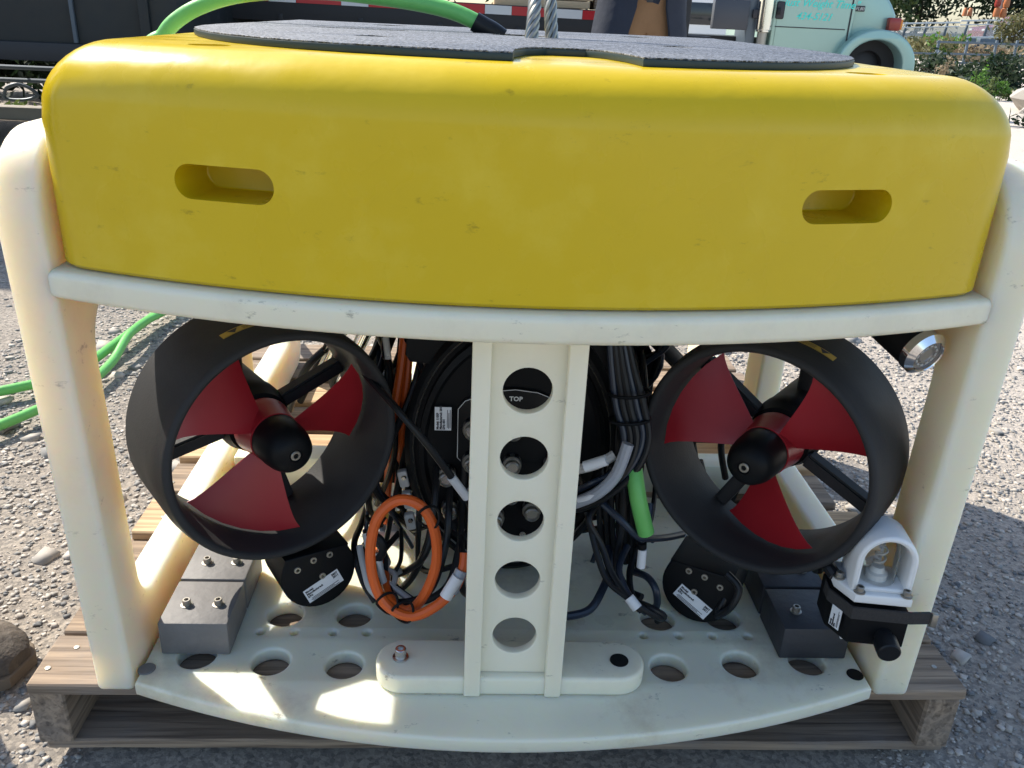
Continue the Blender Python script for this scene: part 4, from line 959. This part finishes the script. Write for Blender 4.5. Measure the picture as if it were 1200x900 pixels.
ft = thing('flatbed_trailer', 'low flatbed trailer with red and white reflective tape along its side rail', 'trailer', (0, 6.2, 0))
ang = rad(.6)
RF = Matrix.Translation((-.2, 5.1, .885)) @ Matrix.Rotation(ang, 4, 'Y')
def fbox(name, c, s, m, bev=.003):
    o = link(name, boxm((0, 0, 0), s, bev), m, ft, mw=RF @ Matrix.Translation(c)); return o
fbox('side_rail', (-.4, .0, -.035), (3.2, .06, .17), 'trailer_black')
fbox('deck', (-.4, 1.2, .035), (3.2, 2.3, .03), 'pallet_wood')
fbox('chassis', (-.4, 1.2, -.22), (3.0, 1.4, .26), 'trailer_black')  # chassis as a solid dark box, also standing for shadow under the deck
fbox('shade_panel', (-.4, 1.25, -.55), (3.0, .1, .5), 'trailer_black')  # added dark sheet standing in for the shadow below the flatbed
x = -1.9; k = 0
while x < 1.0:
    L_ = .28 if k % 2 == 0 else .17
    fbox('tape', (x + L_ / 2, -.0325, .018), (L_ - .002, .004, .052), 'tape_red' if k % 2 == 0 else 'tape_white', 0); x += L_; k += 1
for xx in (-1.0, .0):
    b3 = bmesh.new(); lathe(b3, [(.16, -.1), (.33, -.1), (.36, -.07), (.36, .07), (.33, .1), (.16, .1)], 28, closed=True); link('wheel', b3, 'tyre', ft, mw=Matrix.Translation((xx, 5.5, .36)) @ Matrix.Rotation(math.pi / 2, 4, 'X'))
for k in range(7): fbox('hook', (-1.6 + .5 * k, -.033, -.10), (.03, .02, .05), 'trailer_black')
lb = thing('lumber_stack', 'stack of pale sawn lumber on the flatbed beside the wire ropes', 'lumber', (.4, 5.5, .93))
for r_ in range(3):
    for c_ in range(4):
        link('plank', boxm((.35 + .02 * (r_ % 2), 5.28 + .16 * c_, .952 + .047 * r_), (.62, .15, .042), .003), 'pine', lb)
lb2 = thing('timber_block', 'short dark timber block on the flatbed next to the lumber', 'timber', (.82, 5.4, .93)); link('block', boxm((.80, 5.35, .98), (.22, .3, .1), .006), 'pallet_wood', lb2); link('block', boxm((.80, 5.35, 1.085), (.22, .3, .1), .006), 'pallet_wood', lb2)

ps = thing('stabiliser_post', 'dark steel post standing beside the person in brown', 'post', (1.12, 4.6, 0))
link('post', boxm((1.13, 4.6, .9), (.09, .09, 1.9), .004), 'trailer_black', ps); link('base', boxm((1.2, 4.6, .02), (.3, .3, .04), .004), 'trailer_black', ps); link('bracket', boxm((1.24, 4.6, .775), (.14, .1, .07), .004), 'trailer_black', ps)
link('brace', boxm((1.04, 4.62, .9), (.05, .05, 1.7), .004), 'rail_dark', ps)

# ------------------------------------------------------------------ truck
TY = 10.5
def tx(u, v): p = P(u, v, TY); return p.x, p.z
tk = thing('truck', 'pale green truck cab with turquoise lettering on its door', 'truck', (4.3, TY + 1, 0))
def tprism(name, pts, y0, y1, m, parent=tk, bev=.02):
    """pts in (x,z), extruded from y0 to y1"""
    b3 = plate([pts if sum((pts[i - 1][0] * pts[i][1] - pts[i][0] * pts[i - 1][1]) for i in range(len(pts))) > 0 else pts[::-1]], y1 - y0, bev, 2)
    return link(name, xf(b3, Matrix(((1, 0, 0, 0), (0, 0, -1, (y0 + y1) / 2), (0, 1, 0, 0), (0, 0, 0, 1)))), m, parent)
xd0 = tx(905, 25)[0]; xd1 = tx(1000, 20)[0]; xh = tx(1055, 20)[0]; xf1 = tx(1071, 55)[0]
tprism('cab', [(xd0, .50), (xd1 - .12, .50), (xd1 + .02, .75), (xd1 + .02, 1.6), (xd1 - .35, 2.35), (xd0, 2.42)], TY, TY + 2.1, 'truck_paint', bev=.03)
tprism('door', [(xd0 + .05, .54), (xd1 - .2, .54), (xd1 - .05, .80), (xd1 - .05, 1.55), (xd1 - .38, 2.2), (xd0 + .05, 2.25)], TY - .012, TY + .05, 'truck_paint', bev=.006)
link('door_seam', boxm(((xd0 + xd1) / 2 - .02, TY - .013, .868), (xd1 - xd0 - .12, .006, .012)), 'ink', tk)
link('door_seam', boxm((xd1 - .035, TY - .006, 1.05), (.014, .01, .75)), 'ink', tk)
tprism('door_window', [(xd0 + .14, 1.5), (xd1 - .14, 1.5), (xd1 - .42, 2.12), (xd0 + .14, 2.15)], TY - .02, TY, 'glass_dark', bev=.004)
tprism('hood', [(xd1 + .0, .74), (xh - .25, .80), (xh + .0, .90), (xh + .0, 1.06), (xh - .07, 1.17), (xh - .22, 1.36), (xd1 + .0, 1.62)], TY + .10, TY + 2.0, 'truck_paint', bev=.05)
# fender arch
fcx, fcz = xf1 - .50, .46
ao = [(fcx + .50 * math.cos(rad(a)), fcz + .43 * math.sin(rad(a))) for a in range(0, 176, 8)]; ai = [(fcx - .02 + .36 * math.cos(rad(a)), fcz + .31 * math.sin(rad(a))) for a in range(0, 181, 10)]
tprism('fender', [(fcx + .50, fcz - .05)] + ao + [(fcx - .52, fcz - .05), (fcx - .385, fcz - .05)] + ai[::-1] + [(fcx + .34, fcz - .05)], TY - .14, TY + .45, 'truck_paint', bev=.02)
tprism('wheel_well', [(fcx + .36 * math.cos(rad(a)), fcz + .32 * math.sin(rad(a))) for a in range(0, 360, 15)], TY + .38, TY + .42, 'ink', bev=.004)
for y in (TY + .1, TY + 1.9):
    b3 = bmesh.new(); lathe(b3, [(.2, -.12), (.42, -.12), (.46, -.09), (.46, .09), (.42, .12), (.2, .12)], 32, closed=True); wl = link('wheel', b3, 'tyre', tk, mw=Matrix.Translation((fcx - .02, y + (.12 if y < TY + 1 else -.1), .44)) @ Matrix.Rotation(math.pi / 2, 4, 'X'))
    b3 = bmesh.new(); lathe(b3, [(0, .05), (.1, .06), (.2, .02), (.2, -.02), (0, -.02)], 24); link('rim', b3, 'trailer_black', wl)
link('signal_lamp', boxm((xh - .04, TY + .06, .955), (.15, .1, .15), .015), 'lamp_red', tk)
link('signal_lens', boxm((xh + .045, TY + .06, .955), (.03, .09, .12), .01), 'lamp_amber', tk)
dp = tx(914, 12); link('door_handle', boxm((dp[0], TY - .02, dp[1]), (.10, .03, .20), .02), 'ink', tk)
hx, hz = tx(912, 10); link('handle_lever', boxm((hx, TY - .04, hz - .03), (.045, .02, .08), .008), 'rubber', tk)
TM = lambda x, z: Matrix.Translation((x, TY - .0145, z)) @ Matrix.Rotation(math.pi / 2, 4, 'X')
p_ = tx(962, 5); link('door_lettering', text_mesh('"Just Weight Time"', .125, TM(p_[0] - .02, p_[1] - .035), .35, .002, bold=.001), 'text_green', tk, smooth=False)
p_ = tx(956, 20); link('door_lettering', text_mesh('434-5121', .118, TM(p_[0] - .03, p_[1] - .035), .35, .002, bold=.001), 'text_green', tk, smooth=False)
p_ = tx(1009, 10); bd = link('badge', boxm((p_[0] + .02, TY + .09, p_[1]), (.13, .02, .065), .004), 'ink', tk)
link('badge_text', text_mesh('FL80', .055, Matrix.Translation((p_[0] + .02, TY + .078, p_[1] - .02)) @ Matrix.Rotation(math.pi / 2, 4, 'X'), .2, .001), 'ink_white', bd, smooth=False)
sx0 = tx(896, 20)[0]
b3 = bmesh.new(); lathe(b3, [(0, 0), (.085, 0), (.085, .02), (.1, .025), (.1, 1.3), (.08, 1.32), (.08, 2.2), (0, 2.2)], 32); stk = link('exhaust_stack', b3, 'chrome', tk, mw=Matrix.Translation((sx0, TY + .0, .80)))
b3 = bmesh.new()
for i in range(5):
    for j in range(9): box(b3, (sx0 + .1 * math.sin(rad(-60 + 26 * i + 13 * (j % 2))), TY - .1 * math.cos(rad(-60 + 26 * i + 13 * (j % 2))), 1.0 + .035 * j), (.016, .008, .018))
link('perforation', b3, 'ink', stk)
b3 = bmesh.new(); lathe(b3, [(.06, 0), (.06, .35)], 24); link('exhaust_pipe', b3, 'dull_steel', stk, mw=Matrix.Translation((0, 0, -.34)))
gx0, gx1 = tx(836, 20)[0], tx(889, 20)[0]
link('tool_box', boxm(((gx0 + gx1) / 2 - .06, TY + .06, .98), (gx1 - gx0 - .12, .12, .34), .015), 'truck_grey', tk)
link('tool_box_lid', boxm(((gx0 + gx1) / 2 - .06, TY + .06, 1.4), (gx1 - gx0 - .12, .12, .42), .015), 'truck_grey', tk)
link('frame_rail', boxm((.9, TY + .9, .62), (5.4, .9, .22), .01), 'trailer_black', tk)
link('upright', boxm((gx1 - .06, TY + .3, 1.2), (.12, .5, 1.3), .01), 'rail_dark', tk)
link('hinge', boxm((gx1 - .05, TY - .0, 1.0), (.06, .06, .1), .01), 'ink', tk)
for k in range(2):
    b3 = bmesh.new(); lathe(b3, [(.2, -.12), (.42, -.12), (.46, -.09), (.46, .09), (.42, .12), (.2, .12)], 28, closed=True); link('wheel', b3, 'tyre', tk, mw=Matrix.Translation((-.2 - 1.1 * k, TY + .1, .45)) @ Matrix.Rotation(math.pi / 2, 4, 'X'))
link('deck', boxm((-.2, TY + .9, .80), (4.2, 2.2, .08), .01), 'pallet_wood', tk)

# ------------------------------------------------------------------ cars
def car(name, lab, c, L, W_, H, paint, yaw, tall=False):
    t = thing(name, lab, 'car', c); M = Matrix.Translation(c) @ Matrix.Rotation(yaw, 4, 'Z')
    if tall: prof = [(-.5, .22), (-.5, .58), (-.485, .62), (-.46, .98), (-.42, 1.0), (.12, 1.0), (.24, .64), (.47, .56), (.5, .45), (.5, .22)]
    else: prof = [(-.5, .25), (-.5, .6), (-.46, .66), (-.36, .68), (-.22, .97), (-.15, 1.0), (.06, 1.0), (.22, .68), (.46, .58), (.5, .45), (.5, .25)]
    pts = [(x * L, z * H) for x, z in prof]
    b3 = plate([pts if sum((pts[i - 1][0] * pts[i][1] - pts[i][0] * pts[i - 1][1]) for i in range(len(pts))) > 0 else pts[::-1]], W_, .05, 3)
    R = Matrix(((1, 0, 0, 0), (0, 0, -1, 0), (0, 1, 0, 0), (0, 0, 0, 1)))
    body = link('body', xf(b3, R), paint, t, mw=M)
    wins = ([(-.455, .64, -.425, .94), (-.40, .64, -.17, .94), (-.15, .64, .10, .94)] if tall else [(-.29, .70, -.10, .93), (-.08, .70, .10, .93)])
    for x0, z0, x1, z1 in wins:
        for s in (-1, 1):
            o = [(x0 * L, z0 * H), (x1 * L + .02 * L, z0 * H), (x1 * L, z1 * H), (x0 * L + .02 * L, z1 * H)]
            b3 = plate([o], .02, .004, 1); link('window', xf(b3, Matrix.Translation((0, s * W_ / 2, 0)) @ R), 'glass_dark', t, mw=M)
    for x in (-.31, .31):
        for s in (-1, 1):
            b3 = bmesh.new(); lathe(b3, [(.0, -.1), (.32, -.1), (.34, -.08), (.34, .08), (.32, .1), (0, .1)], 24); wl = link('wheel', b3, 'tyre', t, mw=M @ Matrix.Translation((x * L, s * (W_ / 2 - .08), .34)) @ Matrix.Rotation(math.pi / 2, 4, 'X'))
            b3 = bmesh.new(); lathe(b3, [(0, .11), (.2, .11), (.21, .09)], 20); link('rim', b3, 'galvanised', wl)
    for s in (-1, 1):
        link('headlight', boxm((L * .49, s * W_ * .36, H * .48), (.1, .3, .12), .03), 'label_white', t, mw=M); link('tail_light', boxm((-L * .495, s * W_ * .42, H * .52), (.06, .16, .2), .03), 'lamp_red', t, mw=M)
    return t
car('white_van', 'white wagon seen between the dark post and the grey truck box', (6.9, 24, -.32), 4.4, 1.85, 1.75, 'white_paint', rad(2), True)
RZ = .30
car('blue_car', 'blue car on the road behind the metal fence', (19.0, 47.5, RZ - .1), 4.2, 1.75, 1.42, 'blue_car', 0)
car('maroon_car', 'dull red car on the road behind the metal fence', (28.4, 47.0, RZ + .1), 4.4, 1.75, 1.42, 'maroon_car', rad(180))

# ------------------------------------------------------------------ road embankment, fences
b3 = bmesh.new()
prof = [(13.5, -.02), (18, -.3), (24, -.35), (33, .1), (39.5, RZ), (41, RZ + .02), (70, RZ + .2)]
vs = [[b3.verts.new((x, y, z + .10 * mnoise.noise((x * .4, y * .4, 0)) + (.02 * (x - 20) if y > 30 else 0))) for x in np.linspace(5, 60, 60)] for y, z in prof]
for A, B in zip(vs, vs[1:]):
    for i in range(59): b3.faces.new((A[i], A[i + 1], B[i + 1], B[i]))
e = link('embankment', b3, 'earth'); e['kind'] = 'structure'
e = link('road', boxm((30, 48, RZ - .05), (60, 8, .12)), 'asphalt'); e['kind'] = 'structure'

fc = thing('highway_fence', 'pale metal fence with square panels along the raised road', 'fence', (22, 40, .4))
def fz(x): return 1.05 + .058 * (x - 19.0)
FX = [17.2 + .93 * k for k in range(12)]
for k, x in enumerate(FX):
    link('post', boxm((x, 40, fz(x) - .28), (.09, .09, .95), .01, rot=Matrix.Rotation(rad(6), 3, 'Y')), 'rail_dark', fc)
for nm, dz, hh in (('rail', .13, .07), ('rail', -.04, .05), ('rail', -.58, .09)):
    for x0, x1, up in ((17, 21.5, 0), (21.5, 28, .07)):
        c = (x0 + x1) / 2; link(nm, boxm((c, 39.94, fz(c) + dz + up), (x1 - x0, .05, hh), .008, rot=Matrix.Rotation(-.058, 3, 'Y')), 'white_paint', fc)
mat('pane', (.55, .60, .62), .15, trans=.0); MATS['pane'].node_tree.nodes['Principled BSDF'].inputs['Alpha'].default_value = .35
for k in range(11):
    x = FX[k] + .465; link('panel', boxm((x, 40.02, fz(x) - .3), (.86, .015, .5), .002, rot=Matrix.Rotation(-.058, 3, 'Y')), 'pane', fc)
rl = thing('lower_railing', 'dark steel railing below the highway fence', 'railing', (13, 22, 0))
ra, rb = P(1098, 49, 22), P(1215, 53, 22)
sl_ = (rb.z - ra.z) / (rb.x - ra.x)
for dz in (0, -.27, -.48): link('rail', boxm(((ra.x + rb.x) / 2, 22, (ra.z + rb.z) / 2 + dz), (rb.x - ra.x, .05, .05), .006, rot=Matrix.Rotation(-math.atan(sl_), 3, 'Y')), 'rail_dark', rl)
for u in (1100, 1134, 1168, 1192, 1213):
    p_ = P(u, 50, 22); link('post', boxm((p_.x, 22, p_.z - .42), (.055, .055, .95), .006), 'rail_dark', rl)
ra = P(1070, 62, 19); 
rl2 = thing('short_railing', 'short low steel railing beside the truck fender', 'railing', (9.5, 19, 0))
for dz in (0, -.38): link('rail', boxm((ra.x + .25, 19, ra.z + dz), (.75, .04, .04), .006), 'rail_dark', rl2)
for d_ in (-.1, .58): link('post', boxm((ra.x + d_, 19, ra.z - .3), (.05, .05, .75), .006), 'rail_dark', rl2)
for k, (u0, u1, v0, v1) in enumerate(((1128, 1138, 44, 60), (1146, 1160, 45, 62))):
    a, c = P(u0, v0, 34), P(u1, v1, 34)
    e = tag(link('barrier_block', boxm(((a.x + c.x) / 2, 34, (a.z + c.z) / 2), (c.x - a.x, .4, a.z - c.z), .02), 'rail_dark'), ['narrow dark barrier block behind the lower railing', 'wide dark barrier block behind the lower railing'][k], 'barrier', 'barrier blocks by the road')
sp = thing('sign_pole', 'slanting grey pole with orange signals beside the road trees', 'pole', (24.5, 43, .4))
pa, pb = P(1170, 24, 43), P(1182, -40, 43)
b3 = bmesh.new(); sweep(b3, [pa - Vector((0, 0, .6)), pb], .09, 12); link('pole', b3, 'galvanised', sp)
for u, v, m_ in ((1170, 2, 'lamp_red'), (1180, 3, 'cone_orange'), (1168, 14, 'cone_orange'), (1176, 15, 'cone_orange')):
    b3 = bmesh.new(); lathe(b3, [(0, -.22), (.12, -.22), (.15, -.1), (.13, .15), (.05, .22), (0, .22)], 16); link('signal', b3, m_, sp, mw=Matrix.Translation(P(u, v, 42.8)))
for k, u in enumerate((1131, 1137)):
    t = thing('traffic_cone', ['orange traffic drum beyond the fence, first of the pair', 'orange traffic drum beyond the fence, second of the pair'][k], 'drum', tuple(P(u, 18, 52)), 'orange drums beyond the fence')
    b3 = bmesh.new(); lathe(b3, [(0, -.22), (.13, -.22), (.13, -.18), (.11, .14), (.07, .22), (0, .22)], 16); link('body', b3, 'cone_orange', t, mw=Matrix.Translation(P(u, 14, 52)))

# ------------------------------------------------------------------ vegetation
def leaves(b, c, r, n, size, clumps=14, seed=0):
    rn = np.random.default_rng(seed); c = np.array(c, float); r = np.array(r, float)
    cc = rn.normal(size=(clumps, 3)); cc /= np.linalg.norm(cc, axis=1)[:, None]; cc *= rn.uniform(.25, .85, (clumps, 1))
    for i in range(n):
        k = rn.integers(clumps); p = c + (cc[k] + rn.normal(size=3) * .20) * r
        d = rn.normal(size=3); d /= np.linalg.norm(d); e = np.cross(d, rn.normal(size=3)); e /= np.linalg.norm(e) + 1e-9; s = size * rn.uniform(.6, 1.4)
        q = [p - d * s, p + e * s * .42, p + d * s, p - e * s * .42]
        b.faces.new([b.verts.new(v) for v in q])
def shrub(name, lab, cat, c, r, n, size, m, seed, group=None, trunk=True, base=None):
    t = thing(name, lab, cat, (c[0], c[1], base if base is not None else c[2] - r[2]), group)
    b3 = bmesh.new(); leaves(b3, c, r, n, size, max(8, n // 90), seed); link('crown', b3, m, t, smooth=False)
    if trunk:
        zb = base if base is not None else c[2] - r[2]; rn = random.Random(seed); b3 = bmesh.new()
        h = c[2] - zb
        sweep(b3, spline([(c[0], c[1], zb - .1), (c[0] + .05 * h * rn.uniform(-1, 1), c[1], zb + h * .4), (c[0], c[1], c[2])], 5), [max(.008, .05 * h * (1 - k / 14)) for k in range(11)], 8)
        for k in range(5):
            a = rn.uniform(0, 6.28); e_ = Vector((math.cos(a) * r[0] * .6, math.sin(a) * r[1] * .6, r[2] * rn.uniform(.0, .6)))
            p0 = Vector((c[0], c[1], zb + h * rn.uniform(.35, .8))); sweep(b3, spline([p0, p0 + e_ * .5 + Vector((0, 0, .05 * h)), Vector(c) + e_], 4), [max(.005, .025 * h * (1 - k2 / 10)) for k2 in range(9)], 6)
        link('trunk', b3, 'bark', t)
    return t
# trees beyond the road
tr_ = [(17.5, 62, 3.6, 3.2, 'leaf_olive', 'olive tree crown beyond the road directly above the truck hood'), (22.5, 64, 3.9, 3.4, 'leaf_olive', 'broad olive green tree beyond the road left of the orange drums'), (27.5, 63, 3.4, 3.2, 'leaf_mid', 'mid green tree behind the orange drums'),
       (32, 66, 4.2, 3.6, 'leaf_dark', 'dark green tree behind the sign pole'), (37.5, 64, 4.0, 3.6, 'leaf_dark', 'dark green tree at the frame edge behind the road'), (42.5, 66, 4.3, 3.8, 'leaf_dark', 'dark tree beyond the frame edge behind the road')]
for k, (x, y, z, r, m_, lab) in enumerate(tr_): shrub('tree', lab, 'tree', (x, y, z), (r * 1.15, r, r), 2600, .22, m_, 100 + k, 'trees beyond the road', base=.4)
for k in range(5): shrub('tree', ['tall tree far behind the truck cab', 'tall tree far behind the grey tool box', 'tall tree far behind the flatbed', 'tall tree far behind the hose arch', 'tall tree far behind the dark trailer'][k], 'tree', (10 - 7.5 * k, 58 + 3 * (k % 2), 4.6), (4.4, 3.5, 4.4), 2200, .28, 'leaf_dark', 130 + k, 'trees far behind the vehicles', base=0)
def at_px(u, v, y): p = P(u, v, y); return (p.x, p.y, p.z)
shrub('shrub', 'bright green shrub in front of the highway fence', 'shrub', at_px(1112, 54, 30), (.9, .8, .35), 500, .10, 'leaf_bright', 201, base=.1)
shrub('shrub', 'russet shrub against the fence at the frame edge', 'shrub', at_px(1190, 38, 36), (1.2, .8, .8), 900, .10, 'leaf_olive', 202, base=.3)
for k, (u, v, rx, rz) in enumerate(((1085, 55, 1.0, .5), (1140, 64, 1.3, .3), (1185, 64, 1.3, .3))):
    shrub('weeds', ['dry weeds right behind the truck fender', 'dry weeds under the barrier blocks', 'dry weeds below the russet shrub'][k], 'weeds', at_px(u, v, 29), (rx, .8, rz), 420, .10, 'leaf_dry' if k else 'leaf_olive', 210 + k, 'weeds on the bank', trunk=False)
for k, (u, v, y, rx, rz, m_) in enumerate(((1105, 82, 17, .75, .35, 'leaf_dark'), (1150, 92, 16, 1.0, .5, 'leaf_dark'), (1195, 92, 16, 1.0, .55, 'leaf_dark'), (1150, 104, 14, .7, .35, 'leaf_dark'))):
    shrub('bush', ['dark bush under the short railing', 'dark bush under the lower railing', 'dark bush at the frame edge under the railing', 'low dark bush behind the float corner'][k], 'bush', at_px(u, v, y), (rx, .8, rz), 1100, .06, m_, 220 + k, 'dark bushes by the yard edge', base=-.1)
for k, (u, v, h) in enumerate(((1104, 84, .34), (1149, 92, .5), (1160, 104, .35), (1172, 106, .3), (1183, 112, .22))):
    c = at_px(u, v, 12.5); t = thing('plant', ['dry brown stalks behind the float edge', 'tall leafy weed above the float corner', 'leafy weed with pale tips', 'small flowering weed by the rocks', 'low weed next to the pale bank'][k], 'plant', (c[0], c[1], 0), 'weeds behind the float corner')
    b3 = bmesh.new(); rn = random.Random(k + 50)
    for s in range(4):
        dx = rn.uniform(-.12, .12); sweep(b3, spline([(c[0] + dx * .4, c[1], -.05), (c[0] + dx * .8, c[1], c[2] * .6), (c[0] + dx, c[1] + .03, c[2] + h * .3 * rn.uniform(.3, 1))], 4), .006, 5)
    link('stem', b3, 'bark' if k == 0 else 'leaf_mid', t); b3 = bmesh.new(); leaves(b3, c, (.14, .1, h * .55), 130, .032, 9, 300 + k); lc_ = link('leaf_cluster', b3, 'leaf_dry' if k == 0 else ('leaf_bright' if k % 2 else 'leaf_mid'), t, smooth=False); lc_['kind'] = 'stuff'
# pale rock bank at the right
def rock(name, lab, c, r, seed, m='concrete'):
    b3 = bmesh.new(); bmesh.ops.create_icosphere(b3, subdivisions=3, radius=1)
    for v in b3.verts:
        n_ = mnoise.noise(v.co * 1.6 + Vector((seed, 0, 0))) * .35 + mnoise.noise(v.co * 4 + Vector((seed, 3, 0))) * .12; v.co *= 1 + n_; v.co = Vector((v.co.x * r[0], v.co.y * r[1], v.co.z * r[2]))
    tag(link(name, xf(b3, Matrix.Translation(c)), m), lab, 'rock', 'rocks at the yard edge')
rock('rock', 'big pale rock at the frame edge beside the float corner', (7.75, 10.6, .02), (.75, .6, .42), 3); rock('rock', 'low pale rock in front of the big rock', (6.9, 9.6, -.02), (.5, .4, .22), 9); rock('rock', 'pale rock beyond the frame edge', (8.9, 10.4, .05), (.8, .6, .5), 14)
shrub('weeds', 'dark green weeds in front of the pale rocks', 'weeds', (6.2, 8.6, .16), (.55, .4, .22), 500, .045, 'leaf_dark', 240, trunk=False)
# left: hedge seen under the dark trailer, kerb and pipe rail
for k, x in enumerate((-8.6, -7.2, -5.9, -4.7, -3.5, -2.4)):
    shrub('hedge_bush', ['dark bush far out behind the trailer wheels', 'dark bush behind the trailer wheels', 'dark bush behind the trailer middle', 'dark bush by the loop of white pipe', 'dark bush right of the white pipe loop', 'dark bush behind the float corner'][k], 'bush', (x, 7.6 + .2 * (k % 2), .5), (.95, .6, .65), 2200, .065, 'leaf_dark', 250 + k, 'bushes behind the dark trailer', base=-.05)
pr = thing('pipe_rail', 'low pale pipe rail with a rounded loop under the dark trailer', 'rail', (-4.3, 6.8, 0))
for z in (.30, .20): tube('rail', [(-7, 6.8, z), (-5, 6.8, z), (-2.6, 6.8, z)], .018, 'rail_dark', pr, n=2)  # pale pipe coloured dark, trailer shade put into its colour
tube('loop', [P(5, 112, 6.75), P(8, 103, 6.75), P(20, 99, 6.75), P(34, 103, 6.75), P(44, 112, 6.75), P(30, 117, 6.75), P(8, 116, 6.75), P(4, 110, 6.75)], .014, 'rail_dark', pr)
for x in (-6.5, -5, -3.4): link('post', boxm((x, 6.8, .14), (.04, .04, .34), .004), 'rail_dark', pr)
e = link('kerb', boxm((-5.2, 6.15, .02), (6.5, .14, .10), .01), 'concrete'); e['kind'] = 'structure'
shrub('weeds', 'thin weeds growing at the kerb under the trailer', 'weeds', at_px(25, 133, 6.4), (.5, .25, .14), 350, .035, 'leaf_mid', 280, trunk=False)

for o in SC.objects:
    if '_loc' in o: del o['_loc']
SC.cycles.use_denoising = True
